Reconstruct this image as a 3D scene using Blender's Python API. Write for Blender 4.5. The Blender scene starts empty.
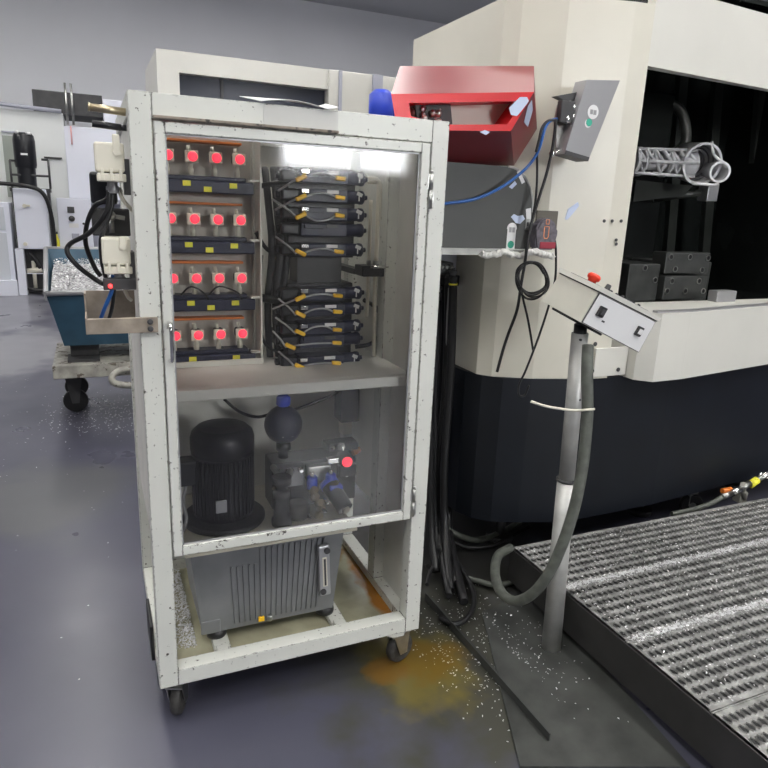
import bpy, bmesh, math, random
from mathutils import Vector, Matrix
random.seed(7)
FZ = -.05                 # level of the hall floor
S = bpy.context.scene
COL = S.collection
PI = math.pi
V = Vector

# ------------------------------------------------------------------ camera
F, PITCH, ROLL, YAW = 663.29, .2613, .0413, .4172
CAM = V((-.106, -1.872, 1.6))
cd = bpy.data.cameras.new('camera')
cd.sensor_width = 36
cd.lens = F / 768 * 36
cd.clip_end = 200
cam = bpy.data.objects.new('camera', cd)
COL.objects.link(cam)
fwd = V((math.sin(YAW) * math.cos(PITCH), math.cos(YAW) * math.cos(PITCH), -math.sin(PITCH)))
rgt0 = V((math.cos(YAW), -math.sin(YAW), 0))
up0 = rgt0.cross(fwd)
rgt = rgt0 * math.cos(ROLL) + up0 * math.sin(ROLL)
up = rgt.cross(fwd)
M = Matrix((rgt, up, -fwd)).transposed().to_4x4()
M.translation = CAM
cam.matrix_world = M
S.camera = cam
S.view_settings.view_transform = 'Standard'
S.view_settings.look = 'None'
S.view_settings.exposure = 0.0
S.view_settings.gamma = 1
S.view_settings.use_curve_mapping = False


def ray(x, y):
    return fwd * F + rgt * (x - 384) - up * (y - 384)


def at(x, y, d):          # point of the photograph that stands at depth d
    r = ray(x, y)
    return CAM + r * ((d - CAM.y) / r.y)


def onz(x, y, z=0.0):     # ... or at height z above the floor
    z += FZ
    r = ray(x, y)
    return CAM + r * ((z - CAM.z) / r.z)


# ------------------------------------------------------------------ materials
def mat(name, col, rough=.5, metal=0.0, var=0.0, scale=8.0, bump=0.0, bscale=60.0, wear=None, emit=0.0, spec=.5,
        wear_amt=.5, wear_edge=False, wear_scale=30.0, coat=0.0):
    m = bpy.data.materials.new(name)
    m.use_nodes = True
    nt = m.node_tree
    N, Lk = nt.nodes, nt.links
    b = N['Principled BSDF']
    b.inputs['Roughness'].default_value = rough
    b.inputs['Metallic'].default_value = metal
    b.inputs['Specular IOR Level'].default_value = spec
    b.inputs['Coat Weight'].default_value = coat
    c = (*col, 1)
    b.inputs['Base Color'].default_value = c
    tc = N.new('ShaderNodeTexCoord')
    out = None
    if var:
        n = N.new('ShaderNodeTexNoise')
        n.inputs['Scale'].default_value = scale
        n.inputs['Detail'].default_value = 6
        Lk.new(tc.outputs['Object'], n.inputs['Vector'])
        r = N.new('ShaderNodeValToRGB')
        r.color_ramp.elements[0].position = .3
        r.color_ramp.elements[1].position = .7
        r.color_ramp.elements[0].color = (*[max(0, x * (1 - var)) for x in col], 1)
        r.color_ramp.elements[1].color = (*[min(1, x * (1 + var)) for x in col], 1)
        Lk.new(n.outputs['Fac'], r.inputs['Fac'])
        out = r.outputs['Color']
    if wear:
        n = N.new('ShaderNodeTexNoise')
        n.inputs['Scale'].default_value = wear_scale
        n.inputs['Detail'].default_value = 5
        n.inputs['Roughness'].default_value = .65
        Lk.new(tc.outputs['Object'], n.inputs['Vector'])
        r = N.new('ShaderNodeValToRGB')
        p = 1 - wear_amt
        r.color_ramp.elements[0].position = max(0, p - .012)
        r.color_ramp.elements[1].position = min(1, p + .012)
        fac = n.outputs['Fac']
        if wear_edge:      # paint is chipped where the steel has its edges
            bv = N.new('ShaderNodeBevel')
            bv.samples = 6
            bv.inputs['Radius'].default_value = .005
            g = N.new('ShaderNodeNewGeometry')
            dt = N.new('ShaderNodeVectorMath')
            dt.operation = 'DOT_PRODUCT'
            Lk.new(bv.outputs[0], dt.inputs[0])
            Lk.new(g.outputs['True Normal'], dt.inputs[1])
            ma = N.new('ShaderNodeMath')
            ma.operation = 'MULTIPLY_ADD'
            ma.inputs[1].default_value = -3.0
            ma.inputs[2].default_value = 3.0
            Lk.new(dt.outputs['Value'], ma.inputs[0])
            ad = N.new('ShaderNodeMath')
            ad.operation = 'ADD'
            Lk.new(ma.outputs[0], ad.inputs[0])
            Lk.new(fac, ad.inputs[1])
            fac = ad.outputs[0]
        Lk.new(fac, r.inputs['Fac'])
        mx = N.new('ShaderNodeMix')
        mx.data_type = 'RGBA'
        Lk.new(r.outputs['Color'], mx.inputs[0])
        if out is not None:
            Lk.new(out, mx.inputs[6])
        else:
            mx.inputs[6].default_value = c
        mx.inputs[7].default_value = (*wear, 1)
        out = mx.outputs[2]
    if out is not None:
        Lk.new(out, b.inputs['Base Color'])
    if bump:
        n = N.new('ShaderNodeTexNoise')
        n.inputs['Scale'].default_value = bscale
        n.inputs['Detail'].default_value = 4
        Lk.new(tc.outputs['Object'], n.inputs['Vector'])
        bp = N.new('ShaderNodeBump')
        bp.inputs['Strength'].default_value = bump
        bp.inputs['Distance'].default_value = .01
        Lk.new(n.outputs['Fac'], bp.inputs['Height'])
        Lk.new(bp.outputs[0], b.inputs['Normal'])
    if emit:
        b.inputs['Emission Color'].default_value = c
        b.inputs['Emission Strength'].default_value = emit
    return m


MT = {}
MT['cab'] = mat('white_paint_chipped', (.66, .67, .62), .38, var=.05, scale=5, wear=(.045, .038, .03), wear_amt=.352,
                wear_edge=True, wear_scale=55)
MT['cabin'] = mat('white_paint_inside', (.74, .73, .68), .45, var=.08, scale=6)
MT['tray'] = mat('oily_tray', (.40, .385, .27), .25, var=.25, scale=7)
MT['gask'] = mat('rusty_rain_strip', (.26, .22, .18), .6, var=.4, scale=25, wear=(.04, .035, .03), wear_amt=.42, wear_scale=45)
MT['black'] = mat('black_rubber', (.012, .012, .013), .42)
MT['wheel'] = mat('worn_wheel', (.05, .048, .045), .55, var=.6, scale=40)
MT['blackp'] = mat('black_paint', (.011, .012, .016), .35, var=.2, scale=10)
MT['navy'] = mat('navy_enamel', (.011, .014, .042), .35, var=.25, scale=14)
MT['chrome'] = mat('chrome', (.75, .75, .74), .18, 1)
MT['steel'] = mat('steel', (.48, .48, .46), .34, 1, var=.2, scale=20)
MT['steelrust'] = mat('worn_steel_bar', (.34, .29, .235), .5, .5, var=.35, scale=18)
MT['brass'] = mat('brass', (.55, .47, .32), .35, .9)
MT['pipe'] = mat('plated_pipe', (.85, .80, .68), .3, .15)
MT['alu'] = mat('cast_aluminium', (.235, .24, .245), .42, .35, var=.12, scale=9)
MT['aluhi'] = mat('machined_aluminium', (.62, .62, .63), .36, .25, var=.15, scale=25)
MT['yellow'] = mat('yellow_plastic', (.95, .56, .02), .4)
MT['ylabel'] = mat('yellow_label', (.85, .80, .06), .5)
MT['white'] = mat('white_label', (.80, .80, .80), .5)
MT['whitep'] = mat('white_plastic', (.74, .71, .60), .4)
MT['orange'] = mat('orange_strip', (.75, .20, .03), .45)
MT['red'] = mat('red_paint', (.62, .012, .018), .35, var=.08, scale=5)
MT['redk'] = mat('red_plastic', (.85, .06, .03), .35)
MT['led'] = mat('lit_red_display', (1, .035, .065), .4, emit=1.7)
MT['ledpt'] = mat('lit_red_lamp', (1, .03, .03), .4, emit=5)
MT['blue'] = mat('blue_valve', (.03, .07, .60), .35)
MT['bluecab'] = mat('blue_cable', (.02, .12, .42), .35)
MT['bluebin'] = mat('blue_bin', (.035, .095, .150), .45, var=.25, scale=5, wear=(.25, .25, .24), wear_amt=.27, wear_scale=9)
MT['cream'] = mat('machine_cream', (.66, .635, .545), .35, var=.04, scale=3)
MT['mwhite'] = mat('machine_white', (.68, .67, .615), .35, var=.03, scale=3)
MT['mbase'] = mat('machine_base', (.0045, .0065, .011), .45, var=.2, scale=6)
MT['mint'] = mat('machine_interior', (.012, .014, .013), .22, var=.4, scale=3)
MT['mint2'] = mat('interior_cover', (.035, .038, .034), .28, var=.4, scale=4)
MT['fixt'] = mat('fixture_steel', (.075, .078, .075), .35, .4, var=.25, scale=10)
MT['plate'] = mat('grey_cover', (.075, .077, .074), .4, var=.06, scale=5)
MT['greym'] = mat('grey_metal_case', (.40, .40, .41), .36, .5, var=.04, scale=5)
MT['dark'] = mat('dark_grey', (.05, .05, .052), .5, var=.2, scale=8)
MT['lav'] = mat('far_white_panel', (.80, .82, .91), .45, var=.03, scale=1)
MT['fargrey'] = mat('far_grey_panel', (.78, .80, .79), .45, var=.04, scale=1)
MT['farshade'] = mat('far_trim', (.40, .41, .48), .5)
MT['wall'] = mat('hall_wall', (.80, .81, .85), .6, var=.02, scale=1)
MT['ceil'] = mat('hall_ceiling', (.55, .56, .58), .7)
MT['sidewall'] = mat('hall_side_wall', (.28, .28, .30), .7)
MT['conduit'] = mat('grey_conduit', (.10, .108, .093), .5, var=.25, scale=30)
MT['cloth'] = mat('crumpled_cloth', (.68, .67, .64), .8, var=.15, scale=30)
MT['knit'] = mat('grey_pad', (.13, .12, .14), .8, var=.35, scale=60)
MT['tape'] = mat('pale_blue_tape', (.55, .63, .80), .5)
MT['green'] = mat('green_sticker', (.05, .40, .28), .5)
MT['chips'] = mat('aluminium_chips', (.80, .80, .81), .3, .35)
MT['heap'] = mat('chip_heap', (.42, .42, .43), .4, .6, var=.7, scale=60, bump=1.0, bscale=70)
MT['post'] = mat('post_steel', (.50, .50, .48), .42, .4, var=.15, scale=12)
MT['grate'] = mat('galvanised_grating', (.33, .33, .32), .36, .35, var=.4, scale=22)
MT['gratedark'] = mat('platform_frame', (.035, .034, .033), .5, var=.2)
MT['cart'] = mat('cart_frame', (.35, .34, .30), .6, var=.3, scale=14, wear=(.12, .10, .08), wear_amt=.42, wear_scale=12)
MT['plateflr'] = mat('steel_floor_plate', (.075, .078, .074), .35, .3, var=.3, scale=8)
MT['winlit'] = mat('lit_window', (.95, .97, 1.0), .5, emit=30)
MT['lamp'] = mat('lamp_tube', (1, .98, .95), .5, emit=50)
MT['glassdark'] = mat('dark_window', (.05, .055, .075), .15)
MT['paper'] = mat('paper', (.82, .82, .82), .7)
MT['taupe'] = mat('tape_patch', (.60, .60, .57), .5, var=.05)


def pane_mat():
    m = bpy.data.materials.new('scuffed_acrylic')
    m.use_nodes = True
    nt = m.node_tree
    N, Lk = nt.nodes, nt.links
    for n in list(N):
        if n.type != 'OUTPUT_MATERIAL':
            N.remove(n)
    o = [n for n in N if n.type == 'OUTPUT_MATERIAL'][0]
    tr = N.new('ShaderNodeBsdfTransparent')
    tr.inputs[0].default_value = (.975, .975, .965, 1)
    df = N.new('ShaderNodeBsdfDiffuse')
    df.inputs[0].default_value = (.62, .61, .58, 1)
    gl = N.new('ShaderNodeBsdfGlossy')
    gl.inputs['Roughness'].default_value = .07
    m1 = N.new('ShaderNodeMixShader')
    n = N.new('ShaderNodeTexNoise')
    n.inputs['Scale'].default_value = 5
    tc = N.new('ShaderNodeTexCoord')
    Lk.new(tc.outputs['Object'], n.inputs['Vector'])
    mr = N.new('ShaderNodeMapRange')
    mr.inputs[3].default_value = .002
    mr.inputs[4].default_value = .016
    Lk.new(n.outputs['Fac'], mr.inputs[0])
    Lk.new(mr.outputs[0], m1.inputs[0])
    Lk.new(tr.outputs[0], m1.inputs[1])
    Lk.new(df.outputs[0], m1.inputs[2])
    fr = N.new('ShaderNodeFresnel')
    fr.inputs[0].default_value = 1.42
    m2 = N.new('ShaderNodeMixShader')
    Lk.new(fr.outputs[0], m2.inputs[0])
    Lk.new(m1.outputs[0], m2.inputs[1])
    Lk.new(gl.outputs[0], m2.inputs[2])
    Lk.new(m2.outputs[0], o.inputs['Surface'])
    return m


MT['pane'] = pane_mat()


def stain_or_shading(nt, tc, cx, cy, rx, ry, col, amt, prev, sc=6):
    N, Lk = nt.nodes, nt.links
    mp = N.new('ShaderNodeMapping')
    mp.vector_type = 'POINT'
    mp.inputs['Scale'].default_value = (1 / rx, 1 / ry, 0)
    mp.inputs['Location'].default_value = (-cx / rx, -cy / ry, 0)
    Lk.new(tc.outputs['Object'], mp.inputs[0])
    ln = N.new('ShaderNodeVectorMath')
    ln.operation = 'LENGTH'
    Lk.new(mp.outputs[0], ln.inputs[0])
    nn = N.new('ShaderNodeTexNoise')
    nn.inputs['Scale'].default_value = sc
    nn.inputs['Detail'].default_value = 5
    Lk.new(tc.outputs['Object'], nn.inputs['Vector'])
    ad = N.new('ShaderNodeMath')
    ad.operation = 'MULTIPLY_ADD'
    ad.inputs[1].default_value = 1.6
    Lk.new(nn.outputs['Fac'], ad.inputs[0])
    Lk.new(ln.outputs['Value'], ad.inputs[2])
    mr = N.new('ShaderNodeMapRange')
    mr.inputs[1].default_value = 1.45
    mr.inputs[2].default_value = 1.95
    mr.inputs[3].default_value = amt
    mr.inputs[4].default_value = 0
    Lk.new(ad.outputs[0], mr.inputs[0])
    mx = N.new('ShaderNodeMix')
    mx.data_type = 'RGBA'
    Lk.new(mr.outputs[0], mx.inputs[0])
    Lk.new(prev, mx.inputs[6])
    mx.inputs[7].default_value = (*col, 1)
    return mx.outputs[2]


def floor_mat():
    m = mat('hall_floor', (.2, .2, .22), .3)
    nt = m.node_tree
    N, Lk = nt.nodes, nt.links
    b = N['Principled BSDF']
    tc = N['Texture Coordinate']
    n = N.new('ShaderNodeTexNoise')
    n.inputs['Scale'].default_value = .9
    n.inputs['Detail'].default_value = 7
    Lk.new(tc.outputs['Object'], n.inputs['Vector'])
    r = N.new('ShaderNodeValToRGB')
    r.color_ramp.elements[0].position = .3
    r.color_ramp.elements[1].position = .75
    r.color_ramp.elements[0].color = (.055, .055, .082, 1)
    r.color_ramp.elements[1].color = (.092, .092, .122, 1)
    Lk.new(n.outputs['Fac'], r.inputs['Fac'])
    prev = r.outputs['Color']

    prev = stain_or_shading(nt, tc, 1.1, .15, .62, .75, (.055, .055, .042), .95, prev)
    prev = stain_or_shading(nt, tc, .90, .0, .22, .24, (.15, .12, .03), .85, prev, 9)
    prev = stain_or_shading(nt, tc, .95, .02, .16, .12, (.16, .095, .012), .8, prev, 12)
    prev = stain_or_shading(nt, tc, .78, .02, .09, .08, (.17, .075, .012), .6, prev, 18)
    prev = stain_or_shading(nt, tc, 1.45, .85, .75, .65, (.015, .015, .014), .95, prev)  # shade under the machine, painted into the floor colour
    for px, py, rx, ry, c_, am in ((20, 350, .55, 1.3, (.27, .27, .29), .8), (10, 310, .5, 2.0, (.25, .25, .28), .7), (45, 500, .42, .55, (.11, .112, .112), .7), (105, 430, .25, .5, (.055, .055, .075), .7), (120, 530, .2, .4, (.05, .05, .078), .6)):  # far pale blobs paint reflected light; the nearer pale one is floor wear
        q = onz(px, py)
        prev = stain_or_shading(nt, tc, q.x, q.y, rx, ry, c_, am, prev, 2.5)
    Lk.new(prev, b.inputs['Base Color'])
    n2 = N.new('ShaderNodeTexNoise')
    n2.inputs['Scale'].default_value = 2.2
    n2.inputs['Detail'].default_value = 4
    Lk.new(tc.outputs['Object'], n2.inputs['Vector'])
    mr = N.new('ShaderNodeMapRange')
    mr.inputs[3].default_value = .20
    mr.inputs[4].default_value = .42
    Lk.new(n2.outputs['Fac'], mr.inputs[0])
    Lk.new(mr.outputs[0], b.inputs['Roughness'])
    return m


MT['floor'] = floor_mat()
_nt = MT['tray'].node_tree
_b = _nt.nodes['Principled BSDF']
_p = _b.inputs['Base Color'].links[0].from_socket
_tc = [n_ for n_ in _nt.nodes if n_.type == 'TEX_COORD'][0]
_p = stain_or_shading(_nt, _tc, .838, .26, .042, .34, (.36, .14, .012), .95, _p, 9)
_p = stain_or_shading(_nt, _tc, .76, .60, .06, .08, (.28, .15, .03), .8, _p, 9)
_nt.links.new(_p, _b.inputs['Base Color'])


# ------------------------------------------------------------------ mesh helpers
class MB:
    """collects shapes; build() links them as one mesh object"""
    def __init__(s):
        s.bm = bmesh.new()

    def _add(s, vs, fs, smooth=False):
        bv = [s.bm.verts.new(v) for v in vs]
        for f in fs:
            try:
                fc = s.bm.faces.new([bv[i] for i in f])
                fc.smooth = smooth
            except ValueError:
                pass
        return bv

    def box(s, lo, hi, bev=0.0, rot=None, piv=None):
        t = bmesh.new()
        bmesh.ops.create_cube(t, size=1)
        lo, hi = V(lo), V(hi)
        c, d = (lo + hi) / 2, hi - lo
        for v in t.verts:
            v.co = V((v.co.x * d.x, v.co.y * d.y, v.co.z * d.z)) + c
        if bev:
            bmesh.ops.bevel(t, geom=t.edges[:], offset=bev, segments=2, affect='EDGES', profile=.5)
        if rot is not None:
            p = V(piv) if piv is not None else c
            for v in t.verts:
                v.co = rot @ (v.co - p) + p
        t.verts.index_update()
        s._add([v.co for v in t.verts], [[v.index for v in f.verts] for f in t.faces])
        t.free()
        return s

    def cyl(s, p0, p1, r0, r1=None, seg=20, cap=True):
        r1 = r0 if r1 is None else r1
        p0, p1 = V(p0), V(p1)
        ax = (p1 - p0).normalized()
        a = ax.orthogonal().normalized()
        b = ax.cross(a)
        vs, fs = [], []
        for p, r in ((p0, r0), (p1, r1)):
            for i in range(seg):
                t = 2 * PI * i / seg
                vs.append(p + (a * math.cos(t) + b * math.sin(t)) * r)
        bv = [s.bm.verts.new(v) for v in vs]
        for i in range(seg):
            j = (i + 1) % seg
            f = s.bm.faces.new((bv[i], bv[j], bv[seg + j], bv[seg + i]))
            f.smooth = True
        if cap:
            s.bm.faces.new(list(reversed(bv[:seg])))
            s.bm.faces.new(bv[seg:])
        return s

    def lathe(s, prof, org, ax=(0, 0, 1), seg=28):
        """prof: list of (radius, height along ax)"""
        ax = V(ax).normalized()
        a = ax.orthogonal().normalized()
        b = ax.cross(a)
        org = V(org)
        rings = []
        for r, h in prof:
            if r < 1e-6:
                rings.append([s.bm.verts.new(org + ax * h)])
            else:
                rings.append([s.bm.verts.new(org + ax * h + (a * math.cos(2 * PI * i / seg) + b * math.sin(2 * PI * i / seg)) * r)
                              for i in range(seg)])
        for k in range(len(rings) - 1):
            A, B = rings[k], rings[k + 1]
            for i in range(seg):
                j = (i + 1) % seg
                if len(A) == 1 and len(B) == 1:
                    continue
                if len(A) == 1:
                    f = s.bm.faces.new((A[0], B[j], B[i]))
                elif len(B) == 1:
                    f = s.bm.faces.new((A[i], A[j], B[0]))
                else:
                    f = s.bm.faces.new((A[i], A[j], B[j], B[i]))
                dr = abs(prof[k + 1][0] - prof[k][0])
                dh = abs(prof[k + 1][1] - prof[k][1])
                f.smooth = dr < dh * 2 and dh < 1e9
        return s

    def tube(s, pts, r, seg=10, smooth_n=6, ribs=0.0, closed=False):
        P = [V(p) for p in pts]
        if smooth_n and len(P) > 2:
            Q = []
            n = len(P)
            for i in range(n - 1):
                p0, p1, p2, p3 = P[max(i - 1, 0)], P[i], P[i + 1], P[min(i + 2, n - 1)]
                for k in range(smooth_n):
                    t = k / smooth_n
                    Q.append(.5 * ((2 * p1) + (p2 - p0) * t + (2 * p0 - 5 * p1 + 4 * p2 - p3) * t * t
                                   + (3 * p1 - p0 - 3 * p2 + p3) * t ** 3))
            Q.append(P[-1])
            P = Q
        n = len(P)
        T = []
        for i in range(n):
            T.append((P[min(i + 1, n - 1)] - P[max(i - 1, 0)]).normalized())
        a = T[0].orthogonal().normalized()
        rings = []
        for i in range(n):
            a = (a - T[i] * a.dot(T[i])).normalized()
            b = T[i].cross(a)
            rr = r * (1 + (ribs if i % 2 else -ribs))
            rings.append([s.bm.verts.new(P[i] + (a * math.cos(2 * PI * k / seg) + b * math.sin(2 * PI * k / seg)) * rr)
                          for k in range(seg)])
        for i in range(n - 1):
            for k in range(seg):
                j = (k + 1) % seg
                f = s.bm.faces.new((rings[i][k], rings[i][j], rings[i + 1][j], rings[i + 1][k]))
                f.smooth = True
        s.bm.faces.new(list(reversed(rings[0])))
        s.bm.faces.new(rings[-1])
        return s

    def prism(s, poly, off, smooth=False):
        """poly: list of 3D points, extruded by vector off"""
        off = V(off)
        n = len(poly)
        a = [s.bm.verts.new(V(p)) for p in poly]
        b = [s.bm.verts.new(V(p) + off) for p in poly]
        s.bm.faces.new(a)
        s.bm.faces.new(list(reversed(b)))
        for i in range(n):
            j = (i + 1) % n
            f = s.bm.faces.new((a[j], a[i], b[i], b[j]))
            f.smooth = smooth
        return s

    def hull(s, pts):
        t = bmesh.new()
        for p in pts:
            t.verts.new(V(p))
        r = bmesh.ops.convex_hull(t, input=t.verts[:])
        t.verts.index_update()
        s._add([v.co.copy() for v in t.verts], [[v.index for v in f.verts] for f in t.faces])
        t.free()
        return s

    def ball(s, c, r, sq=(1, 1, 1), seg=20):
        c = V(c)
        n = 12
        prof = [(math.sin(PI * i / n) * r, -math.cos(PI * i / n) * r) for i in range(n + 1)]
        prof[0] = (0, -r)
        prof[-1] = (0, r)
        t = MB()
        t.lathe(prof, (0, 0, 0), seg=seg)
        t.bm.verts.index_update()
        s._add([V((v.co.x * sq[0], v.co.y * sq[1], v.co.z * sq[2])) + c for v in t.bm.verts],
               [[v.index for v in f.verts] for f in t.bm.faces], True)
        t.bm.free()
        return s

    def build(s, name, m, parent=None, label=None, kind=None):
        bmesh.ops.recalc_face_normals(s.bm, faces=s.bm.faces[:])
        if parent is not None:
            o0 = origin(parent)
            for v in s.bm.verts:
                v.co -= o0
        me = bpy.data.meshes.new(name)
        s.bm.to_mesh(me)
        s.bm.free()
        me.materials.append(MT[m] if isinstance(m, str) else m)
        o = bpy.data.objects.new(name, me)
        COL.objects.link(o)
        if parent is not None:
            o.parent = parent
        if label:
            o['label'] = label
        if kind:
            o['kind'] = kind
        return o


def origin(o):
    p = V((0, 0, 0))
    while o is not None:
        p += o.location
        o = o.parent
    return p


def thing(name, label, cat, loc=(0, 0, 0), group=None):
    o = bpy.data.objects.new(name, None)
    o.empty_display_size = .05
    COL.objects.link(o)
    o.location = loc
    o['label'] = label
    o['category'] = cat
    if group:
        o['group'] = group
    return o


def tag(o, label, cat, group=None, kind=None):
    o['label'] = label
    o['category'] = cat
    if group:
        o['group'] = group
    if kind:
        o['kind'] = kind
    return o


def dup(root, loc, label, group=None):
    r = root.copy()
    COL.objects.link(r)
    r.location = loc
    r['label'] = label
    if group:
        r['group'] = group
    for ch in list(root.children):
        c = ch.copy()
        COL.objects.link(c)
        c.parent = r
        for g in list(ch.children):
            d = g.copy()
            COL.objects.link(d)
            d.parent = c
    return r


def struct(name, mb, m):
    o = mb.build(name, m)
    o['kind'] = 'structure'
    return o


def cable(name, pts, r, m, label, cat='cable', group=None, seg=8):
    return tag(MB().tube(pts, r, seg).build(name, m), label, cat, group)


# ================================================================== SETTING
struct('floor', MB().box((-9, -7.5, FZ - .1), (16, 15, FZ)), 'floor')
struct('ceiling', MB().box((-9, -7.5, 6.0), (16, 15, 6.1)), 'ceil')
struct('wall_back', MB().box((-9, 14.2, FZ), (16, 14.4, 6)), 'wall')
struct('wall_left', MB().box((-9.2, -7.5, FZ), (-9, 14.4, 6)), 'sidewall')
struct('wall_right', MB().box((16, -7.5, FZ), (16.2, 14.4, 6)), 'sidewall')
rw = MB()                                  # rear wall with the window opening that mirrors in the door pane
W0, W1, Z0, Z1 = 2.35, 4.35, 2.06, 3.3
rw.box((-9, -7.7, FZ), (W0, -7.5, 6)).box((W1, -7.7, FZ), (16, -7.5, 6))
rw.box((W0, -7.7, FZ), (W1, -7.5, Z0)).box((W0, -7.7, Z1), (W1, -7.5, 6))
struct('wall_rear', rw, mat('rear_wall', (.09, .09, .10), .7))
w1 = struct('window_1', MB().box((W0, -7.66, Z0), (W1, -7.62, Z1)), 'winlit')
wf = MB()
for xx in (W0, (W0 + W1) / 2 + .12, W1 - .05):
    wf.box((xx, -7.62, Z0), (xx + .05, -7.49, Z1))
wf.box((W0, -7.62, Z0), (W1, -7.49, Z0 + .04)).box((W0, -7.62, Z1 - .05), (W1, -7.49, Z1))
wf.build('window_frame', 'mwhite', w1)

lamp0 = None
GL = 'ceiling lamps of the hall'
for ix, lx in enumerate((-4.5, -.6, 3.2, 7.0)):
    for iy, ly in enumerate((-4.9, -3.0, -.6, 2.4, 6.0, 9.6)):
        if lamp0 is None:
            lamp0 = thing('ceiling_lamp', 'long white ceiling lamp hanging high above the hall floor', 'lamp', (lx, ly, 5.7), GL)
            MB().box((lx - .17, ly - .75, 5.72), (lx + .17, ly + .75, 5.80), .01).build('housing', 'mwhite', lamp0)
            MB().box((lx - .14, ly - .72, 5.70), (lx + .14, ly + .72, 5.72)).build('diffuser', 'lamp', lamp0)
            for yy in (-.5, .5):
                MB().cyl((lx, ly + yy, 5.8), (lx, ly + yy, 6.0), .008).build('hanger', 'steel', lamp0)
        else:
            dup(lamp0, (lx, ly, 5.7), 'long white ceiling lamp hanging high above the hall floor')

wld = bpy.data.worlds.new('world')
wld.use_nodes = True
wld.node_tree.nodes['Background'].inputs[0].default_value = (.8, .85, 1, 1)
wld.node_tree.nodes['Background'].inputs[1].default_value = .3
S.world = wld

# ================================================================== CABINET
W, D, ZB, ZT = .904, .75, .109, 1.853
T = .056
cab = thing('control_cabinet', 'tall chipped white steel cabinet on casters with a glazed door', 'cabinet', (0, 0, 0))
fr = MB()
B = .0025
for u0 in (0, W - T):
    for d0 in (0, D - T):
        fr.box((u0, d0, ZB), (u0 + T, d0 + T, ZT), B)
fr.box((T, 0.0, ZT - .064), (W - T, T, ZT - .0005), B).box((T, D - T, ZT - T), (W - T, D, ZT - .0005), B)
fr.box((T, 0.0, ZB), (W - T, T, .164), B).box((T, D - T, ZB), (W - T, D, .164), B)
for u0 in (0, W - T):
    fr.box((u0, T, ZT - T), (u0 + T, D - T, ZT - .0005), B)
    fr.box((u0, T, ZB), (u0 + T, D - T, .150), B)
fr.box((W - T, .31, .15), (W - .002, .37, ZT - T), B)          # intermediate post
fr.prism([(W - .13, .004, ZB), (W - T, .004, ZB), (W - T, .004, ZB - .018), (W - .10, .004, ZB - .018)], (0, .05, 0))
fr.build('frame', 'cab', cab)
MB().box((T, T, ZT - .008), (W - T, D - T, ZT - .002)).build('added_clear_top', 'pane', cab, 'added clear roof panel that lets in light')  # unseen roof, made clear so ceiling light reaches the cabinet inside
MB().box((T, D - .012, .16), (W - T, D - .006, ZT - T)).build('back_panel', 'cabin', cab)
MB().box((.008, T, .56), (.012, D - T, ZT - T)).build('side_panel', 'cabin', cab)
MB().box((W - .014, T, .150), (W - .010, .31, ZT - T)).build('side_panel', 'cabin', cab)
MB().box((W - .014, .37, .42), (W - .010, D - T, ZT - T)).build('side_panel', 'cabin', cab)
MB().box((.045, .05, 1.026), (W - .05, .085, 1.060), .003).box((.045, .085, 1.052), (W - .05, D - .02, 1.060)).build('shelf', 'cabin', cab)
tr = MB().box((T - .01, T - .01, .112), (W - T + .01, D - T + .01, .118))
tr.build('drip_tray', 'tray', cab)
for u0 in (.185, .60):
    MB().box((u0, .05, .118), (u0 + .055, .66, .138), .003).box((u0 + .004, .058, .138), (u0 + .045, .10, .152), .003).build('support_bar', 'cab', cab)
# rain strip over the door
MB().box((.058, -.012, 1.791), (.55, .0, 1.799), .002).build('rain_strip', 'gask', cab, 'rust brown strip above the door')
MB().box((.34, -.0015, ZT - .062), (.55, .0, ZT - .004)).build('tape_patch', 'taupe', cab, 'grey film patch on the top rail')
MB().box((-.012, .16, .10), (-.001, .34, .23), .004).build('bumper', 'black', cab, 'black rubber bumper')
rod = MB().cyl((-.085, .06, 1.811), (-.002, .06, 1.806), .0095).cyl((-.09, .06, 1.8115), (-.085, .06, 1.811), .0105)
rod.build('hanger_rod', 'brass', cab, 'olive brass rod stub')
rod = MB().cyl((-.083, .06, 1.773), (-.016, .06, 1.768), .0085).cyl((-.018, .06, 1.768), (-.002, .06, 1.768), .0075)
rod.build('hanger_rod', 'blackp', cab, 'black rod stub')
# left bracket
br = MB().box((-.129, -.012, 1.247), (.046, -.0005, 1.288), .0015)
br.box((-.133, -.012, 1.247), (-.128, .16, 1.29), .001)
br.box((-.133, .10, 1.247), (-.128, .16, 1.34), .001).box((-.133, .155, 1.25), (-.001, .16, 1.34), .001)
br = br.build('side_bracket', 'steelrust', cab, 'bare worn steel bracket bolted to the left post')
for zz in (1.258, 1.277):
    MB().lathe([(0, 0), (.0075, 0), (.0075, .005), (.004, .0065), (0, .0065)], (.026, -.012, zz), (0, -1, 0), 12).build('bolt', 'dark', br)
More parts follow.
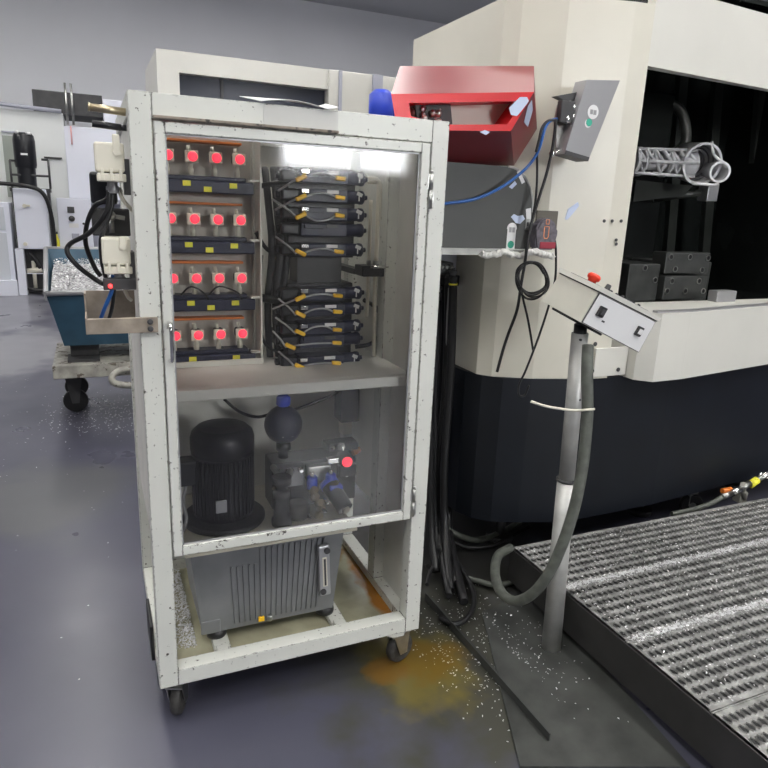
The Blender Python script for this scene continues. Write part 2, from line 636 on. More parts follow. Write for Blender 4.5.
# casters
def caster(u, d, ang):
    R = Matrix.Rotation(ang, 3, 'Z')
    r = .058
    off = R @ V((.018, 0, 0))
    c = V((u, d, FZ + r)) + off
    k = MB().box((u - .040, d - .040, ZB - .010), (u + .040, d + .040, ZB), .001)
    k.cyl((u, d, ZB - .026), (u, d, ZB - .010), .026)
    k.box((u - .038, d - .027, ZB - .032), (u + .045, d + .027, ZB - .025), .001, R, (u, d, ZB))
    for sgn in (-1, 1):
        s0 = V((u, d, 0)) + R @ V((0, sgn * .024, 0))
        zc_ = FZ + r
        p = [s0 + R @ V((-.032, 0, ZB - .027)), s0 + R @ V((.042, 0, ZB - .027)), s0 + R @ V((.034, 0, zc_ - .014)), s0 + R @ V((.002, 0, zc_ - .014))]
        k.prism(p, R @ V((0, sgn * .003, 0)))
    ck = k.build('caster', 'steel', cab)
    ax = R @ V((0, 1, 0))
    wl = MB().lathe([(.012, -.014), (.036, -.013), (.044, -.018), (.054, -.014), (r, 0), (.054, .014), (.044, .018), (.036, .013), (.012, .014)],
                    c, ax, 30)
    wl.cyl(c - ax * .022, c + ax * .022, .012)
    wl.build('wheel', MT['wheel'], ck)
caster(.838, .050, .30)
caster(.055, .06, 1.2)
caster(.845, .69, .2)
caster(.055, .69, .2)
# door
DL, DR, DB, DT = .0585, .8415, .563, 1.7865
GLu, GRu, GB, GT = .0857, .8121, .594, 1.758
dm = MB()
dm.box((DL, -.006, DB), (GLu, .024, DT), .003).box((GRu, -.006, DB), (DR, .024, DT), .003)
dm.box((GLu - .002, -.0055, GT), (GRu + .002, .0235, DT), .003).box((GLu - .002, -.0055, DB), (GRu + .002, .0235, GB), .003)
door = dm.build('door', 'cab', cab, 'white framed glazed door')
MB().box((GLu - .008, .010, GB - .008), (GRu + .008, .014, GT + .008)).build('pane', 'pane', door, 'scuffed clear door pane')
bd = MB()
for a, b in (((GLu, .004, GB), (GLu + .004, .010, GT)), ((GRu - .004, .004, GB), (GRu, .010, GT)), ((GLu, .004, GT - .004), (GRu, .010, GT)), ((GLu, .004, GB), (GRu, .010, GB + .004))):
    bd.box(a, b)
bd.build('glazing_bead', 'greym', door)
hx = .073
MB().tube([(hx, -.005, 1.272), (hx + .001, -.022, 1.272), (hx + .003, -.034, 1.262), (hx + .003, -.036, 1.225), (hx + .003, -.034, 1.178), (hx + .001, -.022, 1.166), (hx, -.005, 1.166)], .0052, 10).build('handle', 'chrome', door, 'chrome bow handle')
for z0 in (1.60, .575):
    h = MB().cyl((DR + .007, -.008, z0), (DR + .007, -.008, z0 + .05), .0065).cyl((DR + .007, -.008, z0 + .055), (DR + .007, -.008, z0 + .10), .0065)
    h.box((DR - .004, -.0075, z0 + .056), (DR + .006, -.005, z0 + .1)).box((DR + .008, -.0015, z0), (DR + .022, 0.0, z0 + .05))
    h.ball((DR + .007, -.008, z0 + .107), .006)
    h.build('hinge', 'steel', door, 'worn metal hinge')
# chips lying inside at the left of the tank
def flakes(n, fn, r0, r1, lift=0.0):
    m = MB()
    for i in range(n):
        p = fn()
        if p is None:
            continue
        p = V(p)
        r = random.uniform(r0, r1)
        a = random.uniform(0, 2 * PI)
        t = V((math.cos(a), math.sin(a), random.uniform(-.1, .9) * lift)).normalized()
        q = V((-math.sin(a), math.cos(a), random.uniform(0, .7)))
        z = V((0, 0, abs(t.z) * r + .0006))
        b = [p + z - t * r, p + z + q * r * random.uniform(.3, .7), p + z + t * r * random.uniform(.3, 1), p + z - q * r * .35 + V((0, 0, r * .15))]
        bv = [m.bm.verts.new(v) for v in b]
        m.bm.faces.new((bv[0], bv[3], bv[1]))
        m.bm.faces.new((bv[3], bv[2], bv[1]))
    return m
def g_in():
    d = random.uniform(.16, .66)
    return (.135 - abs(random.gauss(0, .035)), d, .118 + random.random() * .03 * (1 if d > .3 else .2))
tag(flakes(1500, g_in, .003, .007, .6).build('metal_chips', 'chips'), 'drift of bright metal chips on the tray left of the grey tank', 'chips', None, 'stuff')
# sheet on the roof of the cabinet
sh = MB()
P = [[None] * 6 for _ in range(9)]
for i in range(9):
    for j in range(6):
        u = .33 + i * .027
        d = -.012 + j * .055
        z = ZT + .003 + .009 * j + .010 * math.sin(i * .5) * (1 - j / 6) + (.012 if i == 8 and j < 3 else 0)
        P[i][j] = sh.bm.verts.new((u, d, z))
for i in range(8):
    for j in range(5):
        f = sh.bm.faces.new((P[i][j], P[i + 1][j], P[i + 1][j + 1], P[i][j + 1]))
        f.smooth = True
so = sh.build('paper_sheet', 'paper')
sm = so.modifiers.new('solid', 'SOLIDIFY')
sm.thickness = .0015
tag(so, 'white paper sheet lying curled on top of the cabinet', 'paper')

# ------------------------------------------------------------------ left side plug connectors
def plug(u0, z0, label, tab):
    t = thing('plug_connector', label, 'connector', (u0, .06, z0), 'beige plug connectors on the cabinet side')
    d0, d1 = .05, .13
    MB().box((u0, d0, z0 + .025), (u0 + .072, d1, z0 + .098), .006).build('hood', 'whitep', t)
    lw = MB().box((u0 + .003, d0 - .003, z0 + .002), (u0 + .073, d1 + .002, z0 + .022), .003)
    for k in (.012, .034, .056):
        lw.box((u0 + k, d0 - .007, z0 + .004), (u0 + k + .008, d0 + .002, z0 + .034), .0015)
    lw.build('base', 'whitep', t)
    MB().lathe([(0, 0), (.009, 0), (.009, .012), (0, .012)], (u0 + .053, d0 + .004, z0 + .075), (0, -1, 0), 16).box((u0 + .044, d0 - .007, z0 + .075), (u0 + .062, d0 + .003, z0 + .118 * tab), .003).build('latch', 'whitep', t)
    MB().lathe([(.014, 0), (.017, .004), (.017, .016), (.013, .02), (.013, .03)], (u0 + .04, .09, z0 - .027), (0, 0, 1), 16).build('cable_gland', 'greym', t)
    MB().box((u0 + .068, .052, z0 - .03), (-.0005, .125, z0 + .06), .001).build('mounting_plate', 'dark', t)
    return t
plug(-.083, 1.632, 'upper beige plug connector on the left side of the cabinet', 1)
plug(-.081, 1.395, 'lower beige plug connector above the steel bracket on the cabinet side', .85)
t = thing('socket_block', 'black socket block behind the upper beige plug connector', 'socket', (-.09, .2, 1.55))
MB().box((-.098, .16, 1.575), (-.03, .24, 1.66), .008).build('body', 'blackp', t)
MB().box((-.10, .17, 1.49), (-.001, .21, 1.565), .004).build('mounting_plate', 'dark', t)
MB().cyl((-.05, .15, 1.50), (-.05, .15, 1.54), .007).ball((-.05, .15, 1.545), .013).cyl((-.05, .15, 1.545), (-.015, .15, 1.54), .006).build('valve_stem', 'steel', t)
cable('cable', [at(112, 190, .09), at(106, 200, .09), at(95, 206, .12), at(87, 224, .16), at(86, 245, .2), at(95, 268, .2), at(101, 276, .2)], .0065, 'black', 'black cable arcing left from the upper plug connector')
cable('cable', [at(109, 190, .085), at(108, 208, .085), at(100, 222, .1), at(88, 234, .15), at(70, 244, .2), at(68, 254, .2), at(80, 268, .2), at(98, 281, .2), at(104, 284, .18)], .007, 'black', 'black cable bent in a sharp loop over the chip bin')
cable('cable', [at(112, 189, .09), at(112, 205, .085), at(106, 225, .085), at(101, 240, .09), at(102, 262, .16), at(107, 282, .17)], .006, 'black', 'black cable running straight down past the lower plug connector')
cable('cable', [at(119, 188, .09), at(122, 198, .085), at(128, 206, .09), at(132, 210, .12)], .0055, 'whitep', 'short beige lead curving from upper plug to cabinet')
cable('cable', [at(113, 275, .09), at(112, 290, .085), at(106, 305, .09), at(101, 318, .13)], .0055, 'bluecab', 'blue cable hanging from the lower plug connector')
cable('cable', [at(116, 275, .095), at(114, 292, .09), at(112, 308, .1), at(108, 322, .14)], .005, 'black', 'thin black cable hanging beside the blue cable')
cable('cable', [at(121, 275, .09), at(124, 288, .085), at(128, 297, .09), at(131, 300, .12)], .005, 'whitep', 'short beige lead curving from lower plug to cabinet')
tag(MB().ball((-.062, .045, 1.372), .006).box((-.083, .046, 1.362), (-.001, .07, 1.382), .002).build('signal_lamp', 'ledpt'), 'small lit red lamp under the lower plug connector', 'lamp') if False else None
sl = thing('signal_lamp', 'small lit red lamp under the lower plug connector', 'lamp', (-.06, .05, 1.35))
MB().ball((-.066, .044, 1.366), .0055).build('lens', 'ledpt', sl)
MB().box((-.083, .047, 1.355), (-.001, .075, 1.385), .002).build('housing', 'dark', sl)

# ------------------------------------------------------------------ pressure switch panel
sp = thing('switch_panel', 'upright beige board carrying four rows of red-lit switches', 'panel', (.06, .43, 1.06))
MB().box((.06, .43, 1.062), (.41, .436, 1.795)).build('backboard', mat('board', (.56, .52, .47), .5, var=.12, scale=7), sp)
MB().box((.405, .33, 1.062), (.411, .436, 1.795), .001).box((.397, .405, 1.062), (.411, .43, 1.795), .001).build('edge_strip', 'mwhite', sp, 'white angle along the right edge')
MB().box((.06, .325, 1.062), (.411, .335, 1.080), .001).box((.06, .335, 1.062), (.411, .43, 1.067)).build('bottom_lip', 'mwhite', sp)
rows = (1.72, 1.532, 1.345, 1.158)
cols = (.125, .198, .271, .344)
rn = ('top row', 'second row from the top', 'third row from the top', 'bottom row')
cn = ('leftmost by the door frame', 'second from left', 'third from left', 'rightmost')
sw0 = None
for ri, z in enumerate(rows):
    mb = thing('manifold_block', 'dark valve manifold under the %s of red-lit switches' % rn[ri], 'manifold', (.08, .40, z - .10), 'dark manifolds on the switch panel')
    MB().box((.07, .352, z - .102), (.392, .428, z - .064), .004).box((.09, .372, z - .064), (.37, .428, z - .050), .003).build('body', 'navy', mb)
    for k, (uu, zz) in enumerate(((.10, -.078), (.168, -.074), (.232, -.090), (.312, -.076))):
        MB().box((uu, .349, z + zz - .008), (uu + .024, .3525, z + zz + .008)).build('name_tag', 'ylabel', mb, 'small yellow tag')
    MB().box((.10, .385, z + .050), (.36, .428, z + .058), .002).build('edge_strip', 'orange', mb, 'orange strip above the switches')
    MB().box((.375, .335, z - .06), (.404, .36, z - .054)).build('end_tab', 'mwhite', mb)
    for ci, u in enumerate(cols):
        lb = 'red-lit pressure switch in the %s, %s' % (rn[ri], cn[ci])
        if sw0 is None:
            sw0 = thing('pressure_switch', lb, 'pressure switch', (u, .39, z - .045), 'pressure switches with red displays')
            zb = z - .045
            MB().lathe([(0, 0), (.009, 0), (.009, .02), (.007, .022), (.007, .036), (.012, .038), (.012, .046), (0, .046)], (u, .385, zb - .004), (0, 0, 1), 14).build('stem', 'whitep', sw0, 'pale stem')
            MB().box((u - .017, .352, z - .010), (u + .017, .404, z + .022), .008).build('head', 'dark', sw0)
            MB().box((u - .021, .3505, z - .012), (u + .021, .358, z + .024), .0035).build('bezel', 'whitep', sw0)
            MB().lathe([(0, .005), (.009, .004), (.0140, .001), (.0150, -.003), (0, -.003)], (u + .003, .349, z + .006), (0, -1, 0), 20).build('display', 'led', sw0, 'glowing red display')
            MB().cyl((u - .003, .385, z + .02), (u - .006, .385, z + .040), .006).build('plug', 'whitep', sw0)
        else:
            dup(sw0, (u, .39, z - .045), lb)
for k, (x0, x1) in enumerate(((.15, .22), (.24, .33))):
    cable('cable', [(x0, .36, rows[2] - .05), (x0 + .03, .345, rows[2] - .02), (x1, .345, rows[2] - .04), (x1 + .02, .36, rows[2] - .07)], .003, 'black', ['thin black lead looping across the third switch row, left', 'thin black lead looping across the third switch row, right'][k])

# ------------------------------------------------------------------ solenoid valves
RV = [(177, 1), (196, 1), (214, 1), (230, 0), (250, 1), (294, 1), (310, 1), (328, 1), (341, 2), (361, 1)]
vn = ['topmost valve of the upper stack, just under the bright reflection', 'second valve of the upper stack, pale mark on its right end',
      'third valve of the upper stack, its cable sagging', 'fourth valve of the upper stack, without yellow connectors',
      'lowest valve of the upper stack, above the gap', 'topmost valve of the lower stack, just below the gap', 'second valve of the lower stack',
      'third valve of the lower stack', 'fourth valve of the lower stack, dim with dark label', 'lowest valve, nearest the shelf']
zs = [at(325, y, .28).z for y, _ in RV]
for s0, s1, nm in ((0, 4, 'upper'), (5, 9, 'lower')):
    st = thing('valve_manifold', 'dark ported steel manifold behind the %s stack of valves' % nm, 'manifold', (.6, .40, zs[s1] - .03))
    zb = 1.0605 if nm == 'lower' else zs[s1] - .03
    MB().box((.50, .345, zb), (.74, .47, zs[s0] + .03), .005).build('block', 'blackp', st)
    MB().box((.53, .47, zb), (.57, D - .013, zb + .05)).box((.67, .47, zb), (.71, D - .013, zb + .05)).build('bracket', 'dark', st)
    if nm == 'upper':
        MB().box((.54, .36, zs[5] + .03), (.70, .46, zb)).build('spacer', 'dark', st)
for i, (y, kind) in enumerate(RV):
    z = zs[i]
    t = thing('solenoid_valve', 'dark blue solenoid valve: ' + vn[i], 'solenoid valve', (.62, .34, z), 'solenoid valves stacked in the cabinet')
    MB().box((.525, .27, z - .021), (.685, .345, z + .021), .004).box((.535, .262, z + .004), (.60, .27, z + .019), .002).build('body', 'navy', t)
    cl = MB().box((.462, .278, z - .019), (.525, .335, z + .019), .008)
    cl.cyl((.448, .306, z), (.462, .306, z), .012)
    cl.build('coil', 'blackp', t)
    cr = MB().lathe([(.019, 0), (.021, .004), (.021, .050), (.023, .052), (.023, .064), (.019, .068), (.012, .070), (0, .070)], (.685, .306, z), (1, 0, 0), 20)
    cr.cyl((.755, .306, z), (.766, .306, z), .008)
    cr.build('coil', 'navy', t)
    MB().box((.612, .2675, z + .008), (.652, .2702, z + .019)).build('label_plate', 'white' if kind == 1 else 'dark', t, 'small white label')
    if kind == 1:
        MB().box((.722, .2825, z + .004), (.742, .2845, z + .016), 0, Matrix.Rotation(.4, 3, 'Y')).box((.728, .2825, z - .012), (.732, .2845, z + .004)).build('marking', 'white', t, 'white marking on the right coil')
        MB().box((.522, .255, z + .006), (.548, .272, z + .020), .002).build('terminal_cover', 'chrome', t, 'bright metal cap')
    if kind:
        a = V((.520 if kind == 1 else .487, .255, z - .008))
        b = V((.652, .255, z - .003))
        R1 = Matrix.Rotation(.35, 3, 'Y')
        cn1 = MB().box(a - V((.019, .008, .007)), a + V((.019, .008, .007)), .004, Matrix.Rotation(-.45 if i in (0, 1, 2, 5) else .45, 3, 'Y')).build('connector', 'yellow', t, 'yellow connector')
        MB().box(b - V((.017, .007, .0065)), b + V((.017, .007, .0065)), .004, Matrix.Rotation(.1, 3, 'Y')).build('connector', 'yellow', t, 'yellow connector')
        arc = {0: .014, 1: .012, 2: -.014, 4: .010, 5: .008, 6: .014, 7: .016, 8: .004, 9: .005}[i]
        MB().tube([a + V((.014, -.002, .002)), a.lerp(b, .35) + V((0, -.004, arc)), a.lerp(b, .65) + V((0, -.004, arc)), b - V((.014, 0, 0))], .0032, 8).build('lead', 'greym', t, 'grey lead between the connectors')
        e = V((.455 - .01 * (i % 3), .29, z - (.05 if i in (0, 1, 5) else -.04)))
        MB().tube([a - V((.014, 0, 0.004)), a.lerp(e, .5) + V((-.006, -.006, 0)), e], .0034, 8).build('lead', 'greym', t)
# bundle of hoses between the board and the valves
GH = 'black hoses between switch panel and valves'
for k, (x0, x1, lb) in enumerate(((268, 272, 'leftmost black hose between the switch panel and the valves'), (277, 280, 'thick black hose in front of the valve coils'), (284, 287, 'black hose touching the left valve coils'))):
    cable('hose', [at(x0 - 3, 168, .42), at(x0, 200, .38), at(x1, 250, .36), at(x1 - 4, 300, .38), at(x0 + 1, 345, .42), at(x0 + 4, 368, .44)], .012 + .003 * (k == 1), 'dark', lb, 'hose', GH, 10)
cable('hose', [at(260, 186, .40), at(278, 183, .36), at(300, 180, .37)], .009, 'black', 'black hose running level into the top valve', 'hose')
cable('hose', [at(256, 232, .36), at(268, 250, .36), at(290, 258, .37)], .007, 'black', 'thin black hose dipping towards the middle valves', 'hose')
cable('hose', [at(262, 255, .36), at(260, 300, .36), at(262, 335, .37), at(270, 349, .38), at(284, 350, .40), at(296, 345, .42)], .005, 'black', 'thin black hose hanging in a loop above the shelf', 'hose')
cable('hose', [at(262, 298, .38), at(275, 300, .35), at(292, 302, .36)], .014, 'black', 'thick black hose entering the lower valve stack', 'hose')
cable('hose', [at(364, 300, .40), at(378, 310, .42), at(381, 330, .42), at(372, 343, .42), at(355, 347, .44)], .008, 'black', 'black hose looping behind the right-hand pipes', 'hose')

# ------------------------------------------------------------------ pipes
pm = thing('pipe_manifold', 'dark pipe manifold block joining the pipes at the right', 'manifold', (.83, .36, 1.39))
zz = at(388, 270, .36).z
MB().box((.765, .32, zz - .02), (W - .0145, .40, zz + .018), .004).build('block', 'blackp', pm)
MB().box((.765, .40, zz - .02), (.80, D - .013, zz + .0)).build('bracket', 'dark', pm)
for uu in (.80, .825, .855):
    MB().lathe([(.007, 0), (.009, .003), (.009, .014), (.006, .018)], (uu, .35, zz + .018), (0, 0, 1), 6).build('fitting', 'steel', pm)
MB().cyl((.79, .315, zz + .015), (.86, .315, zz + .015), .006).build('crossover', 'chrome', pm)
GP = 'plated pipes at the right of the cabinet'
def pipe(pts, lb, r=.0065):
    cable('pipe', pts, r, 'pipe', lb, 'pipe', GP, 10)
ztop = 1.69
pipe([(.765, .345, ztop), (.812, .345, ztop), (.822, .345, ztop - .006), (.826, .345, ztop - .02), (.826, .345, 1.55), (.826, .345, zz + .034)], 'brightest upper pipe, bending left at its top', .0078)
pipe([(.80, .35, 1.62), (.80, .35, 1.5), (.80, .35, zz + .034)], 'short upper pipe left of the brightest pipe')
pipe([(.80, .395, 1.68), (.845, .395, 1.68), (.855, .392, 1.66), (.857, .375, 1.55), (.856, .352, zz + .034)], 'upper pipe nearest the right cabinet wall')
pipe([(.80, .35, zz - .02), (.80, .35, zz - .1), (.798, .35, zz - .17)], 'short lower pipe below the pipe manifold')
pipe([(.824, .345, zz - .02), (.826, .345, zz - .12), (.83, .345, 1.061)], 'long lower pipe reaching down to the shelf', .0075)
pipe([(.857, .36, zz - .02), (.862, .36, zz - .15), (.866, .36, 1.061)], 'lower pipe nearest the right cabinet wall')
tag(MB().lathe([(0, 0), (.006, 0), (.009, .006), (.009, .022), (.006, .03), (0, .032)], (.857, .345, zz - .06), (0, 0, 1), 12).build('pipe_fitting', 'brass'), 'brass fitting on the lower right pipe', 'fitting') if False else None

# ------------------------------------------------------------------ power unit in the lower bay
TK = thing('oil_tank', 'grey ribbed aluminium oil tank standing on rubber feet', 'tank', (.39, .4, .13))
zt, zb = .478, .165
tk = MB()
def quad_loop(z, e):
    return [V((.155 - e, .155 - e * .4, z)), V((.622 + e, .155 - e * .4, z)), V((.622 + e, .50, z)), V((.155 - e, .50, z))]
A0, A1 = quad_loop(zb, 0), quad_loop(zt, .032)
tk._add(A0 + A1, [(3, 2, 1, 0), (4, 5, 6, 7), (0, 1, 5, 4), (1, 2, 6, 5), (2, 3, 7, 6), (3, 0, 4, 7)])
# cooling ribs on the front
nrib = 17
for i in range(nrib):
    f = .24 + .62 * i / (nrib - 1)
    p0 = A0[0].lerp(A0[1], f)
    p1 = A1[0].lerp(A1[1], f)
    top = .96 if i > 4 else .78
    a, b = p0.lerp(p1, .06), p0.lerp(p1, top)
    w = .0042
    tk._add([a + V((-w, .002, 0)), a + V((w, .002, 0)), a + V((w * .6, -.007, .004)), a + V((-w * .6, -.007, .004)),
             b + V((-w, .002, 0)), b + V((w, .002, 0)), b + V((w * .6, -.007, 0)), b + V((-w * .6, -.007, 0))],
            [(0, 1, 2, 3), (7, 6, 5, 4), (0, 4, 5, 1), (1, 5, 6, 2), (2, 6, 7, 3), (3, 7, 4, 0)])
tk.box((.150, .150, zb), (.215, .16, zb + .05), .003)
tk.build('tank_body', 'alu', TK)
MB().box((.105, .125, zt), (.70, .60, zt + .012), .004).build('tank_lid', mat('tank_lid', (.68, .64, .52), .4, var=.15, scale=8), TK, 'beige tank lid')
for uu, dd in ((.205, .182), (.600, .182), (.205, .45), (.600, .45)):
    MB().lathe([(0, 0), (.033, 0), (.035, .012), (.03, .0275), (0, .0275)], (uu, dd, .1385), (0, 0, 1), 20).build('foot', 'black', TK, 'black rubber foot')
uu = .577
sgm = MB().box((uu - .021, .118, .245), (uu + .021, .138, .445), .006, Matrix.Rotation(-.05, 3, 'Y'))
sg = sgm.build('sight_gauge', 'greym', TK, 'oil sight gauge with two bolts')
MB().box((uu - .008, .1145, .285), (uu + .008, .119, .40), .001, Matrix.Rotation(-.05, 3, 'Y')).build('gauge_window', 'whitep', sg)
MB().box((uu - .0035, .113, .29), (uu + .0035, .115, .395), .0, Matrix.Rotation(-.05, 3, 'Y')).build('scale_slot', 'dark', sg)
for zz_, du in ((.265, -.005), (.425, .006)):
    MB().lathe([(0, 0), (.011, 0), (.011, .006), (0, .008)], (uu + du * -1 * -1, .118, zz_), (0, -1, 0), 16).build('bolt', 'dark', sg)
MB().lathe([(0, 0), (.012, 0), (.012, .01), (.006, .012), (0, .012)], (.385, .152, .182), (0, -1, 0), 6).build('drain_plug', 'steel', TK)
MB().box((.345, .143, .176), (.366, .152, .194), .002).build('drain_cap', 'yellow', TK, 'yellow cap')
# motor
mo = thing('electric_motor', 'black upright electric motor on a round flange', 'motor', (.270, .35, zt + .012))
z0 = zt + .012
mc = (.270, .35, z0)
MB().lathe([(0, 0), (.142, 0), (.145, .005), (.145, .018), (.138, .024), (.10, .030), (0, .030)], mc, seg=44).build('flange', 'blackp', mo)
MB().lathe([(.103, .028), (.104, .04), (.104, .255), (.108, .257), (.108, .270)], mc, seg=40).build('body', 'blackp', mo)
MB().lathe([(.108, .270), (.110, .273), (.110, .315), (.104, .335), (.085, .352), (.04, .358), (0, .359)], mc, seg=40).build('fan_cover', 'blackp', mo)
fn = MB()
for i in range(22):
    a = PI + PI * i / 21 + (0)
    p = V((mc[0] + math.cos(a) * .106, mc[1] + math.sin(a) * .106, z0))
    fn.box(p + V((-.002, -.004, .045)), p + V((.002, .004, .25)), 0, Matrix.Rotation(a, 3, 'Z'))
fn.build('cooling_fins', 'blackp', mo)
MB().box((.225, .2405, z0 + .075), (.262, .248, z0 + .12), .001).build('nameplate', 'greym', mo, 'grey nameplate')
MB().box((.115, .30, z0 + .16), (.175, .37, z0 + .25), .008).build('terminal_box', 'blackp', mo)
cable('cable', [(.14, .33, z0 + .16), (.125, .30, z0 + .11), (.13, .27, z0 + .06), (.115, .25, z0 + .02)], .006, 'greym', 'pale cable dropping from the motor terminal box', 'cable')
# accumulator
zc = .802
ac = thing('accumulator', 'dark ball shaped accumulator with a blue cap', 'accumulator', (.505, .42, z0))
cc = (.507, .42, 0)
n = 14
MB().lathe([(0.02, zc - .085)] + [(max(.02, math.sin(PI * i / n) * .071), zc - math.cos(PI * i / n) * .072) for i in range(1, n)] + [(0.02, zc + .075), (0, zc + .075)], cc, seg=32).build('shell', 'navy', ac)
MB().lathe([(.018, zc + .07), (.026, zc + .078), (.026, zc + .105), (.018, zc + .112), (0, zc + .112)], cc, seg=20).build('cap', 'blue', ac, 'blue cap')
MB().lathe([(.02, zc - .13), (.02, zc - .10), (.028, zc - .098), (.028, zc - .075), (.02, zc - .068)], cc, seg=20).build('neck', 'blackp', ac)
MB().box((.507 - .006, .357, zc + .012), (.507 + .03, .3605, zc + .016), 0).box((.507 - .02, .357, zc - .03), (.507 + .02, .3595, zc - .027), 0).build('marking', 'greym', ac)
# valve block behind
vb = thing('valve_block', 'dark hydraulic valve block under the ball accumulator', 'valve block', (.6, .4, z0))
MB().box((.45, .36, z0), (.78, .48, zc - .13), .005).build('block', 'blackp', vb)
MB().box((.475, .33, zc - .215), (.56, .36, zc - .150), .004).build('cover', 'greym', vb, 'grey cover')
MB().box((.575, .325, zc - .205), (.665, .36, zc - .145), .004).build('cover', 'steel', vb, 'steel square plate')
MB().lathe([(0, 0), (.016, 0), (.018, .008), (.012, .014), (0, .014)], (.505, .33, zc - .152), (0, -1, 0), 16).build('screw_cap', 'chrome', vb)
MB().box((.465, .315, zc - .196), (.505, .329, zc - .186), .002, Matrix.Rotation(-.45, 3, 'Y')).build('lever', 'yellow', vb, 'yellow lever')
MB().lathe([(0, 0), (.012, 0), (.012, .02), (.007, .026), (0, .026)], (.455, .335, zc - .215), (0, -1, 0), 14).build('port_plug', 'brass', vb)
ft = thing('oil_filter', 'black bottle shaped filter standing right of the motor', 'filter', (.452, .235, z0))
MB().lathe([(0, .0), (.034, .0), (.036, .006), (.036, .026), (.029, .032), (.027, .10), (.031, .104), (.031, .13), (.02, .136), (0, .136)], (.452, .235, z0), seg=24).build('bowl', 'black', ft)
MB().lathe([(.02, .134), (.02, .155), (.034, .158), (.034, .185), (0, .187)], (.452, .235, z0), seg=24).build('head', 'blackp', ft)
MB().cyl((.478, .24, z0 + .17), (.50, .30, z0 + .17), .012).cyl((.452, .25, z0 + .172), (.452, .358, z0 + .172), .012).build('pipe_stub', 'steel', ft)
for k, uu in enumerate((.583, .655)):
    t = thing('hand_valve', ['left of the two small blue valves below the steel plate', 'right of the two small blue valves, beside the red display'][k], 'valve', (uu, .29, .60), 'small blue valves on the valve block')
    MB().lathe([(0, 0), (.019, 0), (.020, .004), (.020, .044), (.016, .048), (0, .048)], (uu, .30, .585), (0, 0, 1), 18).build('knob', 'blue', t)
    MB().lathe([(.008, 0), (.008, .014), (.005, .018), (0, .018)], (uu, .30, .632), (0, 0, 1), 12).lathe([(0, -.016), (.007, -.014), (.009, 0)], (uu, .30, .585), (0, 0, 1), 12).build('stem', 'chrome', t)
    MB().cyl((uu, .30, .61), (uu, .362, .61), .012).build('body', 'blackp', t)
t = thing('pressure_switch', 'single red-lit pressure switch on the valve block in the lower bay', 'pressure switch', (.70, .30, .70))
MB().lathe([(0, 0), (.024, 0), (.026, .005), (.026, .06), (.022, .064), (0, .064)], (.725, .365, .672), (-.1, -1, 0), 22).build('head', 'black', t)
MB().lathe([(0, .003), (.012, .002), (.019, 0), (.019, -.004), (0, -.004)], (.7195, .2985, .672), (-.1, -1, 0), 20).build('display', 'led', t, 'glowing red display')
MB().box((.650, .318, .664), (.695, .345, .684), .003).build('collar', 'chrome', t)
MB().cyl((.76, .35, .685), (.79, .36, .692), .012).build('plug', 'orange', t, 'orange plug')
for k_, (uu, zz_, lb) in enumerate(((.60, .60, 'left'), (.545, .655, 'top'), (.735, .60, 'right'))):
    MB().lathe([(0, 0), (.011, 0), (.012, .006), (.007, .012), (.007, .02), (0, .02)], (uu, .36 if k_ != 1 else .325, zz_), (0, -1, 0), 6).build('hex_plug', 'chrome', vb)
MB().box((.70, .33, .60), (.772, .36, .645), .004).build('cover', 'dark', vb)
mb = thing('relief_valve', 'silver topped relief valve above the red display', 'valve', (.70, .34, .72))
MB().box((.655, .33, .705), (.775, .40, .735), .004).build('body', 'dark', mb)
MB().lathe([(0, 0), (.014, 0), (.016, .005), (.016, .012), (0, .014)], (.705, .335, .722), (-.1, -1, .4), 6).build('hex_cap', 'chrome', mb)
MB().lathe([(0, 0), (.008, 0), (.009, .005), (0, .008)], (.672, .332, .722), (-.1, -1, .4), 6).build('hex_cap', 'chrome', mb)
t = thing('check_valve', 'blue and black slanted valve with a pale round end', 'valve', (.66, .25, .53))
MB().cyl((.655, .30, .585), (.685, .215, .525), .034, .030).build('body', 'blackp', t)
MB().cyl((.65, .315, .595), (.655, .30, .585), .036).box((.64, .255, .575), (.69, .29, .60), .005).build('cover', 'blue', t, 'blue cover')
MB().lathe([(0, 0), (.016, 0), (.014, .008), (0, .01)], (.685, .2135, .523), (.3, -.85, -.3), 18).build('end_plug', 'whitep', t)
t = thing('ball_valve', 'rusty brown fitting cluster below the blue valves', 'fitting', (.56, .24, .52))
hv = MB()
hv.lathe([(0, 0), (.036, .003), (.046, .025), (.044, .05), (.03, .065), (0, .07)], (.520, .27, z0), (0, 0, 1), 22)
hv.build('body', mat('brown_rubber', (.035, .028, .022), .4), t)
h2 = MB()
for k in range(5):
    a = .35 * k
    p = V((.585 + .012 * math.sin(k * 1.3), .225 + .006 * k, z0 + .02 + .022 * k))
    h2.lathe([(0, -.012), (.014, -.012), (.016, 0), (.014, .012), (0, .012)], p, (.4, -.8, .2 * k), 6)
h2.build('fittings', 'brass', t)
for k, p in enumerate(((.545, .2, z0 + .03), (.60, .195, z0 + .045), (.61, .2, z0 + .075))):
    MB().ball(p, .008).cyl(p, V(p) + V((0, .05, 0)), .006).build('screw', 'chrome', t)
cable('hose', [at(224, 399, .62), at(240, 412, .60), at(258, 417, .55), at(275, 412, .50)], .006, 'black', 'black hose drooping under the shelf towards the accumulator', 'hose')
cable('hose', [at(284, 410, .5), at(300, 408, .56), at(330, 396, .62), at(345, 388, .66)], .006, 'black', 'black hose rising from the accumulator to the shelf', 'hose')
t = thing('junction_box', 'dark narrow box on the back wall at the right under the shelf', 'box', (.84, .68, .85))
MB().box((.80, .60, .72), (.882, .69, 1.02), .006).build('body', 'navy', t)
MB().box((.815, .62, .66), (.86, .67, .72), .004).build('gland', 'whitep', t)
MB().box((.06, D - .0155, .845), (W - .06, D - .0125, .850)).build('panel_seam', 'dark', cab)

